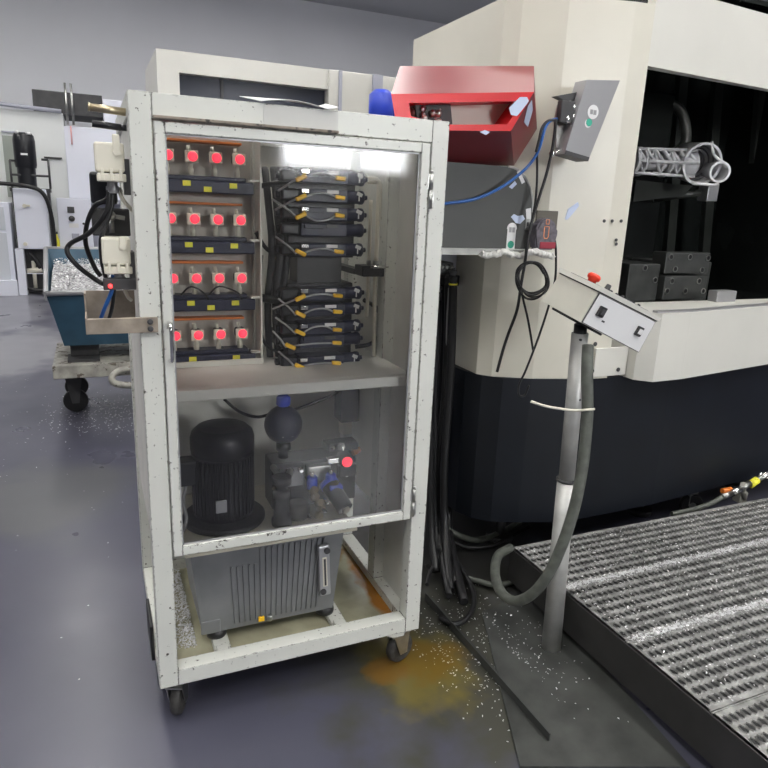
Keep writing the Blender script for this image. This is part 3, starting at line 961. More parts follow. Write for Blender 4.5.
# ================================================================== MACHINE
mc_ = thing('machining_center', 'large white machine tool with a rounded dark blue base and open work door', 'machine', (2.4, .9, 0))
foot = [(1.62, 1.9), (1.46, 1.2), (1.44, .86), (1.455, .72), (1.49, .63), (1.56, .565), (1.68, .515), (1.84, .462), (1.95, .445), (2.47, .458), (3.2, .53), (4.1, .62), (4.1, 1.9)]
MB().prism([(x, y, .165) for x, y in foot], (0, 0, .71)).build('base', 'mbase', mc_, 'dark blue base with rounded corner')
for uu, dd in ((1.75, .75), (2.7, .75), (3.6, .85), (2.7, 1.6)):
    MB().cyl((uu, dd, FZ), (uu, dd, FZ + .03), .07).cyl((uu, dd, FZ + .03), (uu, dd, .165), .025).build('leveling_foot', 'dark', mc_)
# white column between the base and the roof: follows the base line
colf = [(1.475, 1.5), (1.475, .66), (1.52, .60), (1.68, .515), (1.95, .445), (2.04, .434), (2.055, .48), (2.055, 1.5)]
MB().prism([(x, y, .876) for x, y in colf], (0, 0, 1.55)).build('column', 'cream', mc_, 'cream column left of the door')
MB().prism([(1.30, 1.5, .85), (1.30, .95, .85), (1.47, .90, .85), (1.47, 1.5, .85)], (0, 0, 1.3)).build('rear_housing', 'lav', mc_, 'pale bluish side housing')
# bolted plate right of the post and sill that juts out under the door
MB().box((1.955, .434, .885), (2.15, .446, at(606, 348, .434).z), .002, Matrix.Rotation(.03, 3, 'Z')).build('cover_plate', 'mwhite', mc_)
for px, py in ((595, 344), (592, 371), (618, 369.5)):
    MB().lathe([(0, 0), (.010, 0), (.010, .004), (.006, .006), (0, .006)], at(px, py, .433), (0, -1, 0), 12).build('bolt', 'dark', mc_)
sill = [(2.10, .56), (2.155, .44), (2.155, .39), (2.215, .33), (2.40, .338), (3.2, .47), (4.1, .60), (4.1, .70), (2.10, .66)]
MB().prism([(x, y, .872) for x, y in sill], (0, 0, .315)).build('sill', 'mwhite', mc_, 'white sill box under the door opening')
MB().prism([(2.2, .345, 1.187), (2.42, .35, 1.187), (3.2, .48, 1.187), (4.1, .61, 1.187), (4.1, .64, 1.187), (3.2, .51, 1.187), (2.42, .38, 1.187), (2.2, .375, 1.187)], (0, 0, .01)).build('door_track', 'greym', mc_)
# dark work area
it = MB()
it.box((2.10, 1.75, 1.12), (4.1, 1.78, 2.6)).box((2.10, .62, 1.10), (4.1, 1.78, 1.13)).box((2.10, .55, 1.12), (2.13, 1.78, 2.6)).box((4.07, .62, 1.12), (4.1, 1.78, 2.6))
it.box((2.10, .62, 2.58), (4.1, 1.78, 2.6))
it.build('work_area', 'mint', mc_, 'black work area liner')
MB().prism([(2.04, .434, 2.20), (3.2, .53, 2.20), (4.1, .62, 2.20), (4.1, .66, 2.20), (3.2, .57, 2.20), (2.04, .48, 2.20)], (0, 0, .30)).build('door_header', 'mwhite', mc_)
gd = MB()
for px, w_ in ((708, 14), (752, 9), (672, 9)):
    p = at(px, 260, 1.5)
    q = at(px + 8, 100, 1.5)
    gd.prism([(p.x - .035, 1.5, 1.14), (p.x + .035, 1.5, 1.14), (q.x + .035, 1.5, 2.55), (q.x - .035, 1.5, 2.55)], (0, .04, 0))
gd.build('guide_cover', 'mint2', mc_)
MB().box((2.86, .60, 1.188), (3.0, .66, 1.245), .004).build('stop_block', 'greym', mc_, 'grey stop block on the sill')
MB().box((2.75, 1.25, 1.13), (3.05, 1.74, 2.3), .02).build('spindle_head', 'mint', mc_)
MB().tube([at(660, 100, 1.3), at(681, 112, 1.25), at(686, 140, 1.2), at(676, 152, 1.2)], .03, 10).build('coolant_hose', 'mint2', mc_)
# small bolt holes low on the column beside the door
for px, py in ((604, 221), (612, 221), (621, 221), (616, 240), (616, 244)):
    p = at(px, py, .436)
    MB().cyl((p.x, .437, p.z), (p.x, .4325 , p.z), .007, seg=10).build('bolt_hole', 'dark', mc_)
# grey side cover with rounded corner
GY = .44
cov = [V((.93, GY, 1.455))]
cov = [(.95, 1.455), (1.545, 1.455), (1.545, 1.60)]
for k in range(9):
    a = PI / 2 * k / 8
    cov.append((1.40 + .135 * math.cos(a) + .01, 1.605 + .165 * math.sin(a)))
cov.append((.95, 1.772))
MB().prism([(x, GY, z) for x, z in cov], (0, .03, 0)).box((.97, GY + .03, 1.46), (1.48, .95, 1.74)).build('side_cover', 'plate', mc_, 'dark grey cover with rounded corner')
edge = [(x, GY - .001, z) for x, z in cov[1:-1]]
MB().tube([(x, GY + .004, z) for x, z in cov[2:12]], .006, 6, 2).build('cover_edge', 'steel', mc_)
MB().box((.95, GY - .03, 1.443), (1.56, .60, 1.455), .002).box((.95, GY - .03, 1.430), (1.30, GY - .02, 1.455), .001).build('ledge', 'steel', mc_, 'narrow steel ledge')
MB().box((1.515, GY - .004, 1.53), (1.533, GY, 1.575), .001).build('latch', 'steel', mc_)
MB().box((1.52, GY - .006, 1.546), (1.528, GY - .003, 1.562), .001).build('key_slot', 'dark', mc_)
# stickers on the cover
st = thing('sticker', 'white tall sticker with round top and green dot on the grey cover', 'sticker', (1.42, GY - .002, 1.5))
c0 = at(511, 240, GY - .002)
w_ = .020
pl = [(c0.x - w_, c0.z - .055), (c0.x + w_, c0.z - .055), (c0.x + w_, c0.z + .04)] + [(c0.x + (w_ + .003) * math.cos(a), c0.z + .045 + (w_ + .003) * math.sin(a)) for a in [PI * k / 8 for k in range(9)]] + [(c0.x - w_, c0.z + .04)]
MB().prism([(x, GY - .0025, z) for x, z in pl], (0, .002, 0)).build('sheet', 'white', st)
MB().cyl((c0.x, GY - .0035, c0.z - .018), (c0.x, GY - .0026, c0.z - .018), .015).build('dot', 'green', st, 'green dot')
MB().box((c0.x - .014, GY - .0035, c0.z + .03), (c0.x - .002, GY - .0026, c0.z + .05)).box((c0.x + .001, GY - .0035, c0.z + .03), (c0.x + .013, GY - .0026, c0.z + .05)).build('print', 'greym', st, 'grey printed mark')
def onplane(px, py, a, b, c, lift=.002):
    n = (b - a).cross(c - a).normalized()
    if n.dot(CAM - a) < 0:
        n = -n
    r = ray(px, py)
    return CAM + r * ((a + n * lift - CAM).dot(n) / r.dot(n))
def blob(name, pts, d, m, lb, cat, th=.0015):
    if d is None:
        q = [onplane(x, y, fo[2], bo[3], fo[3]) for x, y in pts]
    elif d == 'col':
        q = [onplane(x, y, V((1.68, .515, 1)), V((1.95, .445, 1)), V((1.68, .515, 2)), .0005 + th) for x, y in pts]
    else:
        q = [at(x, y, d) for x, y in pts]
    return tag(MB().prism(q, (0, th, 0)).build(name, m), lb, cat)
blob('tape_scrap', [(511, 217), (514, 214), (518, 216), (523, 215), (525, 219), (520, 224), (516, 223)], GY - .002, 'tape', 'torn pale blue tape scrap above the tall sticker', 'tape')
blob('tape_scrap', [(509, 187), (515, 181), (517, 184), (512, 189)], GY - .002, 'tape', 'tiny pale blue tape scrap under the blue cable', 'tape')
blob('paper_strip', [(526, 209), (531, 208), (531, 226), (527, 228)], GY - .003, 'white', 'white paper strip at the right edge of the grey cover', 'paper')
blob('paper_strip', [(517, 172), (520, 170), (525, 182), (522, 184)], GY - .003, 'white', 'white slanted paper strip near the rounded cover corner', 'paper')
blob('tape_scrap', [(565, 219), (568, 209), (574, 205), (578, 202), (579, 206), (575, 211), (571, 216), (567, 220)], 'col', 'tape', 'pale blue tape scrap stuck on the cream column', 'tape')
# rag on the ledge
rg = MB()
pts_ = []
for k in range(30):
    f = k / 29
    dd_ = GY - .045 - .05 * max(0, (f - .5) * 2) ** .5
    p = at(481 + 73 * f, 254.5 + 2.2 * math.sin(f * 15) - 1.2 * f, dd_)
    pts_.append(p + V((0, 0, random.uniform(-.004, .005))))
rg.tube(pts_, .0125, 9, 3)
for v in rg.bm.verts:
    v.co += V((random.uniform(-1, 1), random.uniform(-1, 1), random.uniform(-1, 1))) * .0035
tag(rg.build('rag', 'cloth'), 'crumpled white rag lying along the ledge under the grey cover', 'rag')
# pendant hung on the ledge
pd = thing('hand_pendant', 'dark grey rounded pendant with a red and orange emblem on the ledge', 'pendant', (1.58, .40, 1.46))
c0 = at(540, 254, .405)
prof = [(-.046, 0), (.046, 0), (.050, .06)] + [(.050 * math.cos(a), .075 + .05 * math.sin(a)) for a in [PI * k / 10 for k in range(11)]] + [(-.050, .06)]
pmb = MB().prism([(c0.x + x, .372, 1.457 + z) for x, z in prof], (0, .05, 0))
bmesh.ops.bevel(pmb.bm, geom=[e for e in pmb.bm.edges], offset=.008, segments=2, affect='EDGES')
pmb.build('body', 'knit', pd)
e_ = MB()
x0 = c0.x - .004
e_.tube([(x0 - .012, .3705, 1.545), (x0 - .012, .3705, 1.51), (x0 - .008, .3705, 1.502), (x0 + .006, .3705, 1.502), (x0 + .010, .3705, 1.51), (x0 + .010, .3705, 1.548), (x0 - .012, .3705, 1.548)], .0022, 6, 0)
e_.tube([(x0 - .006, .3705, 1.558), (x0 + .008, .3705, 1.558), (x0 + .008, .3705, 1.575), (x0 - .006, .3705, 1.575), (x0 - .006, .3705, 1.558)], .002, 6, 0)
e_.build('emblem', mat('emblem_orange', (.75, .30, .15), .5), pd, 'orange line emblem')
MB().box((c0.x - .03, .369, 1.462), (c0.x + .046, .373, 1.488), .002).build('red_band', mat('dull_red', (.30, .03, .05), .6), pd)
MB().box((c0.x - .02, .424, 1.46), (c0.x + .085, .432, 1.61), .002).build('holder', mat('holder', (.12, .11, .09), .5), pd, 'brown holder plate')

# red box on the machine
rb = thing('red_box', 'bright red metal box with open front hanging above the grey cover', 'box', (1.2, .4, 1.8))
yf, yb = .12, .50
fo = [at(395, 117.5, yf), at(436, 130.5, yf), at(511, 131, yf), at(534, 92, yf), at(391, 94, yf)]      # outer rim
fi = [at(411, 116, yf), at(440, 124.5, yf), at(507, 124.5, yf), at(524, 101, yf), at(409, 103, yf)]  # opening
bo = [at(410, 140, yb), at(438, 166, yb), at(514, 165.5, yb), at(537, 129, yb), at(534, 66, yb), at(400, 66, yb)]
fi_in = [p + V((0, .09, 0)) for p in fi]
r_ = MB()
A = [r_.bm.verts.new(p) for p in fo]
Bv = [r_.bm.verts.new(p) for p in fi]
Cv = [r_.bm.verts.new(p) for p in fi_in]
for i in range(5):
    j = (i + 1) % 5
    r_.bm.faces.new((A[i], A[j], Bv[j], Bv[i]))
    r_.bm.faces.new((Bv[i], Bv[j], Cv[j], Cv[i]))
Bk = [r_.bm.verts.new(p) for p in bo]
r_.bm.faces.new((A[0], Bk[0], Bk[1], A[1]))
r_.bm.faces.new((A[1], Bk[1], Bk[2], A[2]))
r_.bm.faces.new((A[2], Bk[2], Bk[3]))
r_.bm.faces.new((A[2], Bk[3], A[3]))
r_.bm.faces.new((A[3], Bk[3], Bk[4]))
r_.bm.faces.new((A[3], Bk[4], Bk[5], A[4]))
r_.bm.faces.new((A[4], Bk[5], Bk[0], A[0]))
r_.bm.faces.new(list(reversed(Bk)))
for f_ in r_.bm.faces:
    f_.material_index = 1
rs_ = set(A + Bv + Cv)
for f_ in r_.bm.faces:
    if all(v_ in rs_ for v_ in f_.verts):
        f_.material_index = 0
sho = r_.build('shell', 'red', rb)
sho.data.materials.append(mat('maroon_with_shade', (.20, .006, .014), .35))  # outer red darkened; the shade of the underside is put into this colour
MB().prism([p - V((0, .001, 0)) for p in fi_in], (0, .004, 0)).build('inner_panel', 'cream', rb, 'cream inner panel')
cl = MB()
for k in range(26):
    f = random.random()
    q = at(413 + 30 * f, 106 + 18 * random.random(), yf + .05)
    cl.ball(q + V((0, random.uniform(-.01, .03), 0)), random.uniform(.006, .014), (1, 1, 1), 8)
cl.build('fittings', 'steel', rb, 'cluster of dark metal fittings')
cb = MB()
qa = [at(411, 104, yf + .085), at(446, 104, yf + .085), at(448, 125, yf + .085), at(414, 125, yf + .085)]
cb.prism(qa, (0, -.03, 0))
cb.build('valve_body', 'dark', rb)
blob('tape_scrap', [(509, 108), (520, 97), (527, 97), (529, 101), (523, 109), (517, 116), (511, 115)], yf - .004, 'tape', 'large torn pale tape scrap on the rim of the red box', 'tape')
blob('tape_scrap', [(524, 122), (528, 106), (532, 100), (533, 110), (528, 127)], None, 'tape', 'long pale tape scrap on the right side of the red box', 'tape')
blob('tape_scrap', [(480, 132), (485, 130), (490, 132), (486, 135)], yf - .003, 'tape', 'tiny pale scrap under the lower rim of the red box', 'tape')

# grey hanging metal case with bracket
ba = [at(583, 93, .36), at(615, 93, .36), at(588, 161, .36), at(564.5, 154, .36)]
top_dir = (ba[0] - ba[3]).normalized()
ba[0] = ba[0] + top_dir * .05
ba[1] = ba[1] + (ba[1] - ba[2]).normalized() * .05
gc = thing('control_case', 'tilted grey metal case with a white and a green sticker', 'control case', (ba[3].x, .36, ba[3].z))
MB().prism(ba, (0, .07, 0)).build('housing', 'greym', gc)
e1 = [ba[3] + V((0, -.002, -.001)), ba[2] + V((0, -.002, -.001)), ba[2] + V((.004, -.002, .014)), ba[3] + V((.004, -.002, .014))]
MB().prism(e1, (0, .074, 0)).build('end_cap', 'dark', gc)
q = at(593, 112, .359)
MB().cyl(q, q + V((0, -.0015, 0)), .026, seg=28).build('sticker', 'white', gc, 'round white sticker')
MB().box(q + V((-.015, -.0025, -.009)), q + V((-.002, -.0016, .008))).box(q + V((.001, -.0025, -.010)), q + V((.015, -.0016, .007))).build('print', 'greym', gc, 'grey printed mark')
q = at(588, 123.5, .359)
MB().cyl(q, q + V((0, -.0015, 0)), .0155, seg=24).build('sticker', 'white', gc)
q = at(589, 122.5, .358)
MB().cyl(q, q + V((0, -.0012, 0)), .0145, seg=24).build('sticker', 'green', gc, 'green round sticker')
hb = thing('hinge_bracket', 'metal bracket with fittings left of the tilted grey case', 'bracket', (1.62, .4, 1.9))
MB().prism([at(560, 104, .41), at(580, 98, .41), at(581, 112, .41), at(566, 150, .41), at(556, 147, .41), at(557, 120, .41)], (0, .02, 0)).build('plate', 'steel', hb)
MB().box(at(560, 118, .40) - V((.02, .03, .02)), at(567, 102, .40) + V((.02, 0, .0)), .004).build('clamp', 'dark', hb)
for px, py, r in ((572, 108, .016), (575, 115, .013), (566, 120, .018), (571, 117, .014)):
    p = at(px, py, .385)
    MB().lathe([(0, -.012), (r, -.010), (r, .010), (r * .6, .016), (0, .018)], p, (.6, -.6, .3), 12).build('fitting', 'chrome', hb)
p, q = at(552, 154, .39), at(564, 149, .385)
MB().cyl(p, q, .005).ball(p, .013).ball(q, .007).build('lever', 'chrome', hb)
MB().prism([at(556, 96, .40), at(578, 92, .40), at(581, 99, .40), at(566, 101, .40)], (0, .03, .0)).build('top_cover', 'dark', hb)

# cables on the machine
cable('cable', [at(430, 205, .42), at(450, 203, .42), at(475, 199, .41), at(500, 188, .40), at(522, 172, .39), at(535, 157, .38), at(541, 143, .37), at(545, 128, .37), at(550, 121, .38), at(557, 119, .39)], .006, 'bluecab', 'blue cable crossing the grey cover up to the bracket')
cable('cable', [at(536, 152, .37), at(539, 140, .37), at(542, 128, .37), at(548, 121, .375), at(556, 120, .385)], .0055, 'black', 'black cable alongside the blue cable below the bracket')
cable('cable', [at(537, 152, .38), at(537, 180, .39), at(535, 205, .38), at(530, 228, .37), at(527, 250, .35), at(523, 275, .36), at(521, 288, .36), at(528, 320, .37), at(533, 350, .38)], .0048, 'black', 'thin black cable running down beside the grey pendant')
cable('cable', [at(556, 120, .385), at(553, 145, .38), at(547, 172, .38), at(540, 195, .375), at(533, 218, .37), at(528, 240, .36), at(525, 262, .355), at(521, 285, .355), at(517, 310, .37), at(509, 332, .39), at(503, 350, .40), at(497, 372, .40)], .0062, 'black', 'long black cable from the bracket down the cream column')
cable('cable', [at(551, 228, .40), at(555, 242, .40), at(556, 256, .40), at(555, 280, .40), at(549, 305, .41), at(541, 330, .41), at(533, 352, .41), at(525, 372, .42), at(519, 385, .43), at(519, 395, .42), at(525, 395, .42), at(529, 385, .42)], .0048, 'black', 'thin black cable hanging from pendant holder in a low loop')
co = []
for k in range(56):
    a = 2 * PI * k / 14
    f = k / 56
    cx, cz, rx, rz = 532.5 - 1.5 * math.sin(f * 9), 277 + 5 * f, 14.5 + 1.5 * math.sin(k * .9), 15.5 + 3.5 * f
    co.append(at(cx + rx * math.cos(a), cz + rz * math.sin(a), .355 + .012 * math.sin(k * 1.7) + .006 * f))
tag(MB().tube(co, .0048, 7, 4).build('cable_coil', 'black'), 'coil of thin black cable hanging below the ledge', 'cable coil')

# casting clamped in the machine
CY = .95
cs = thing('cast_part', 'bright cast aluminium steering housing clamped in the dark work area', 'casting', at(690, 165, CY))
b0, b1 = at(629, 161, CY), at(688, 164, CY)
ax = (b1 - b0).normalized()
pr = MB()
L_ = (b1 - b0).length
pr.lathe([(0, 0), (.040, 0), (.044, L_ * .8), (.07, L_ * .97), (.08, L_)], b0, ax, 20)
nd = 7
rails = [V((0, -.045, .058)), V((0, -.062, .0)), V((0, -.045, -.058)), V((0, .05, .05))]
for rl_ in rails:
    pr.cyl(b0 + rl_, b1 + rl_ * 1.15, .0085, seg=8)
for k in range(nd):
    f0, f1 = k / nd, (k + 1) / nd
    p0, p1 = b0.lerp(b1, f0), b0.lerp(b1, f1)
    pr.cyl(p0 + rails[k % 2 * 2], p1 + rails[2 - k % 2 * 2], .0075, seg=7)
    pr.cyl(p0 + rails[0], p1 + rails[1], .012, .007, seg=7)
    if k % 3 == 1:
        pr.lathe([(.052, -.007), (.074, -.007), (.074, .007), (.052, .007)], p0, ax, 20)
pr.lathe([(.05, 0), (.07, 0), (.07, .02), (.05, .02)], b0, ax, 20)
pr.build('rack_tube', 'aluhi', cs, 'ribbed tube')
def cup(c, r, axd, dep, wall, flare=1.0):
    m = MB()
    m.lathe([(0, dep), (r * .9, dep), (r, 0), (r * flare, -.002), (r * flare - wall, -.002), (r - wall, .01), (r * .9 - wall, dep * .8), (0, dep * .8)], c, axd, 30)
    return m
c1 = at(702.5, 164, CY - .10)
fx = (CAM - c1).normalized()
cup(c1, .108, (-fx + V((-.5, .1, .05))).normalized(), .17, .012).build('pinion_bowl', 'aluhi', cs)
rr = MB()
axb = (-fx + V((-.5, .1, .05))).normalized()
for k in range(3):
    rr.lathe([(.085 - k * .012, .04 + .025 * k), (.089 - k * .012, .045 + .025 * k), (.083 - k * .012, .05 + .025 * k)], c1, axb, 26)
rr.build('bore_rings', 'alu', cs)
c2 = at(720, 172, CY - .16)
cup(c2, .054, (-fx + V((-.35, .1, .0))).normalized(), .15, .010).build('end_bore', 'aluhi', cs)
wb = MB()
wb.tube([c1 + V((.03, -.01, .113)), at(714, 155, CY - .14), at(725, 164, CY - .16), c2 + V((.054, 0, .02))], .008, 8)
wb.tube([c1 + V((-.05, 0, -.10)), at(702, 184, CY - .12), at(714, 185, CY - .15), c2 + V((0, 0, -.054))], .008, 8)
wb.build('flange_rim', 'aluhi', cs)
fa = thing('clamp_arm', 'dark clamp arm holding the cast part from below', 'clamp', at(660, 195, 1.1))
p = at(636, 180, 1.05)
q = at(690, 205, 1.05)
MB().hull([p + V((0, 0, 0)), V((q.x, p.y, p.z - .01)), V((q.x - .06, p.y, q.z + .05)), V((p.x, p.y, q.z)), p + V((0, .25, 0)), V((q.x, p.y + .25, p.z)), V((p.x, p.y + .25, q.z))]).build('jaw', 'mint2', fa)
MB().box((q.x - .40, p.y + .2, q.z + .05), (q.x - .1, 1.76, p.z - .02), .01).build('arm', 'mint2', fa)
p = at(711, 192, .98)
MB().box(p - V((.045, .02, .05)), p + V((.035, .05, .045)), .004).build('stop_block', 'greym', fa, 'grey stop block')
MB().cyl(p + V((-.02, .02, .0)), V((q.x - .15, p.y + .2, p.z - .05)), .018).build('stop_rod', 'mint2', fa)
# fixture blocks
def fblock(px0, py0, px1, py1, d, th, lb, holes):
    a, b = at(px0, py1, d), at(px1, py0, d)
    t = thing('fixture_block', lb, 'fixture', (a.x, d, a.z), 'dark drilled fixture blocks in the work area')
    MB().box((a.x, d, a.z), (b.x, d + th, b.z), .005).build('block', 'fixt', t)
    for hx_, hy_ in holes:
        p = at(hx_, hy_, d)
        MB().lathe([(.012, .004), (.017, .004), (.017, -.002), (.013, -.004), (.012, .004)], p, (0, -1, 0), 16).build('bushing', 'steel', t)
        MB().cyl(p + V((0, .0, 0)), p + V((0, -.002, 0)), .012, seg=16).build('bore', 'black', t)
    return t
fblock(625, 264, 661, 302, .88, .35, 'wide dark fixture block at the left, partly behind the door frame', [(645, 268), (655, 280)])
fblock(664, 253, 711, 273.5, .86, .10, 'upper dark fixture bar with three holes along its top', [(671, 257), (690, 257), (708, 258), (675, 269), (702, 270)])
fblock(662, 276, 708, 300, .84, .14, 'lower dark fixture bar with a row of four screws', [(672, 281), (699, 281), (667, 291), (685, 291), (703, 291)])
a = at(662, 302, .97)
tag(MB().box((a.x, .985, 1.131), (a.x + .36, 1.35, at(700, 262, .98).z), .005).build('fixture_pillar', 'fixt'), 'dark rear fixture pillar behind the two drilled bars', 'fixture')
for nm, zz_ in (('fixture_foot', 1.131),):
    zl = at(645, 302, .88).z
    a = at(625, 302, .88)
    b = at(708, 300, .84)
    if zl > 1.14:
        tag(MB().box((a.x, .845, 1.131), (b.x, 1.2, min(zl, at(685, 300, .84).z) - .001)).build('fixture_plinth', 'mint2'), 'low black plinth below the fixture blocks', 'fixture')

# ================================================================== POST WITH CONSOLE
PB = onz(551, 648)
PTp = at(580, 333, PB.y)
ps = thing('console_post', 'slim grey metal post carrying the tilted control console', 'post', PB)
jn = PB.lerp(PTp, .57)
pz = PB + V((0, 0, .006))
MB().cyl(pz, jn, .037, .0335, seg=28).build('lower_tube', 'post', ps)
MB().cyl(jn - V((0, 0, .004)), jn + (PTp - PB).normalized() * .004, .0372, seg=28).build('collar', 'dark', ps)
MB().cyl(jn, PTp, .0285, seg=24).build('upper_tube', 'post', ps)
for px, py in ((581, 340), (580, 400)):
    q = at(px, py, PB.y - .029)
    MB().cyl(q + V((0, .006, 0)), q + V((0, -.001, 0)), .004, seg=10).build('screw_hole', 'dark', ps)
cyd = (PTp - PB).normalized()
MB().cyl(PTp - cyd * .02, PTp + cyd * .03, .022, seg=20).build('swivel', 'black', ps)
# console
CO = thing('control_console', 'cream control console tilted on top of the slim post', 'console', PTp)
fF, fR_, fL_ = PB.y - .10, PB.y + .02, PB.y + .09
Ft, Rt, Lt = at(598, 292, fF), at(656, 321.5, fR_), at(560, 274, fL_)
Fb, Rb, Lb = at(580, 322, fF), at(638.5, 353, fR_), at(542, 301, fL_)
Bt, Bb = Lt + Rt - Ft, Lb + Rb - Fb
hm = MB()
hm._add([Lb, Fb, Rb, Bb, Lt, Ft, Rt, Bt], [(3, 2, 1, 0), (4, 5, 6, 7), (0, 1, 5, 4), (1, 2, 6, 5), (2, 3, 7, 6), (3, 0, 4, 7)])
hm.build('housing', mat('console_cream', (.58, .57, .50), .4, var=.05, scale=5), CO)
k = [Ft, Rt, Rb, Fb]
xd = (Rt - Ft).normalized()
zd = ((Ft - Fb) + (Rt - Rb)).normalized()
yd = (Lt - Ft)
bk_ = yd.normalized()
nf = (Fb - Ft).cross(xd).normalized()
if nf.y > 0:
    nf = -nf
c_ = sum(k, V()) / 4
MB().prism([c_ + (p - c_) * .975 + nf * .0002 for p in k], nf * .002).build('gasket', 'dark', CO)
MB().prism([c_ + (p - c_) * .945 + nf * .002 for p in k], nf * .003).build('front_plate', 'white', CO, 'white plate with two switches')
g_ = .008
lid = [Lt - xd * g_ + bk_ * g_, Ft - xd * g_ - bk_ * g_, Rt + xd * g_ - bk_ * g_, Bt + xd * g_ + bk_ * g_]
MB().prism([p + zd * .004 for p in lid], zd * .016).build('lid', 'mwhite', CO, 'pale lid')
ls_ = .002
MB().prism([Lt - xd * ls_ + bk_ * ls_, Ft - xd * ls_ - bk_ * ls_, Rt + xd * ls_ - bk_ * ls_, Bt + xd * ls_ + bk_ * ls_], zd * .0045).build('lid_seal', 'dark', CO)
def front(px, py, h=.005):     # point on the front plate
    r = ray(px, py)
    return CAM + r * ((Ft + nf * h - CAM).dot(nf) / r.dot(nf))
RM = Matrix((xd, -nf, zd)).transposed()
def sw(px, py, nm, m1_, m2_):
    p = front(px, py)
    s = MB().box(p - V((.020, .009, .018)), p + V((.020, .0, .018)), .003, RM, p)
    so_ = s.build(nm, m1_, CO)
    MB().box(p - V((.011, .013, .010)), p + V((.011, .0085, .010)), .002, RM, p).build('rocker', m2_, so_)
sw(600.5, 311.5, 'switch', 'black', 'dark')
sw(638, 331, 'switch', 'black', 'white')
for px, py in ((603, 321.5), (639, 341)):
    p = front(px, py)
    MB().box(p - V((.009, .001, .003)), p + V((.009, 0, .003)), 0, RM, p).build('print', 'dark', CO, 'small dark printed mark')
# controls on the sloping lid
def onlid(f, dd, h=0):
    return Lt.lerp(Rt, f) - bk_ * .06 + zd * (.0205 + h) + bk_ * dd
def top(f, g, h=0):            # f along the front edge, g towards the back, h above the lid
    return Ft.lerp(Rt, f) + yd * g + zd * (.0202 + h)
def slab(f0, f1, g0, g1, h):
    return MB().prism([top(f0, g0), top(f1, g0), top(f1, g1), top(f0, g1)], zd * h)
MB().lathe([(0, 0), (.015, 0), (.015, .010), (.022, .014), (.024, .022), (.020, .029), (0, .032)], top(.18, .55), zd, 20).build('stop_button', 'redk', CO, 'red emergency stop button')
slab(.04, .36, .2, .85, .0015).build('label_plate', 'dark', CO)
MB().lathe([(0, 0), (.011, 0), (.009, .022), (0, .022)], top(.46, .6), zd, 14).build('selector', 'dark', CO)
slab(.52, .94, .2, .85, .003).build('key_panel', 'greym', CO)
for i in range(4):
    for j in range(2):
        MB().lathe([(0, 0), (.006, 0), (.006, .006), (0, .006)], top(.57 + .1 * i, .36 + .3 * j, .003), zd, 10).build('button', 'dark', CO)
MB().prism([Fb.lerp(Lb, .2) - zd * .0005, Fb.lerp(Rb, .35) - zd * .0005, Bb.lerp(Lb, .4) - zd * .0005, Lb.lerp(Fb, .3) - zd * .0005], -zd * .008).build('mount_plate', 'black', CO)
# conduit
cable('flexible_conduit', [at(588, 345, -.15), at(587, 372, -.175), at(587.5, 410, -.19), at(585.5, 440, -.20), at(582, 470, -.21), at(575, 505, -.22), at(564, 540, -.22), at(548, 575, -.20), at(531, 595, -.15), at(514, 601, -.08), at(501, 592, 0.0), at(495, 574, .1), at(498, 556, .2), at(510, 548, .32)], .0195, 'conduit', 'grey flexible conduit curving down around the slim post', 'conduit', None, 12)
zt_ = [at(531, 401.5, -.17), at(545, 406, -.185), at(562, 409, -.182), at(577, 410.5, -.185), at(589, 409.5, -.215), at(594, 409, -.19)]
cable('cable_tie', zt_, .0045, 'whitep', 'white cable tie around post and conduit', 'cable tie')

# floor plates below
t = tag(MB().prism([onz(482, 613, .0005), onz(496, 671, .0005), onz(520, 768, .0005), onz(690, 768, .0005), onz(604, 668, .0005), onz(520, 596, .0005)], (0, 0, .006)).build('floor_plate', 'plateflr'), 'flat dark steel plate on the floor under the post', 'plate')
a, b = onz(425, 600), onz(489, 674)
dv = (b - a).normalized()
nv = V((dv.y, -dv.x, 0))
if nv.x < 0:
    nv = -nv
e = b + dv * .35
MB_ = MB().prism([a, e, e + nv * .035, a + nv * .035], (0, 0, .004)).prism([a, e, e + nv * .004, a + nv * .004], (0, 0, .035))
tag(MB_.build('angle_bar', 'fixt'), 'grey steel angle bar lying on the floor right of the cabinet', 'bar')

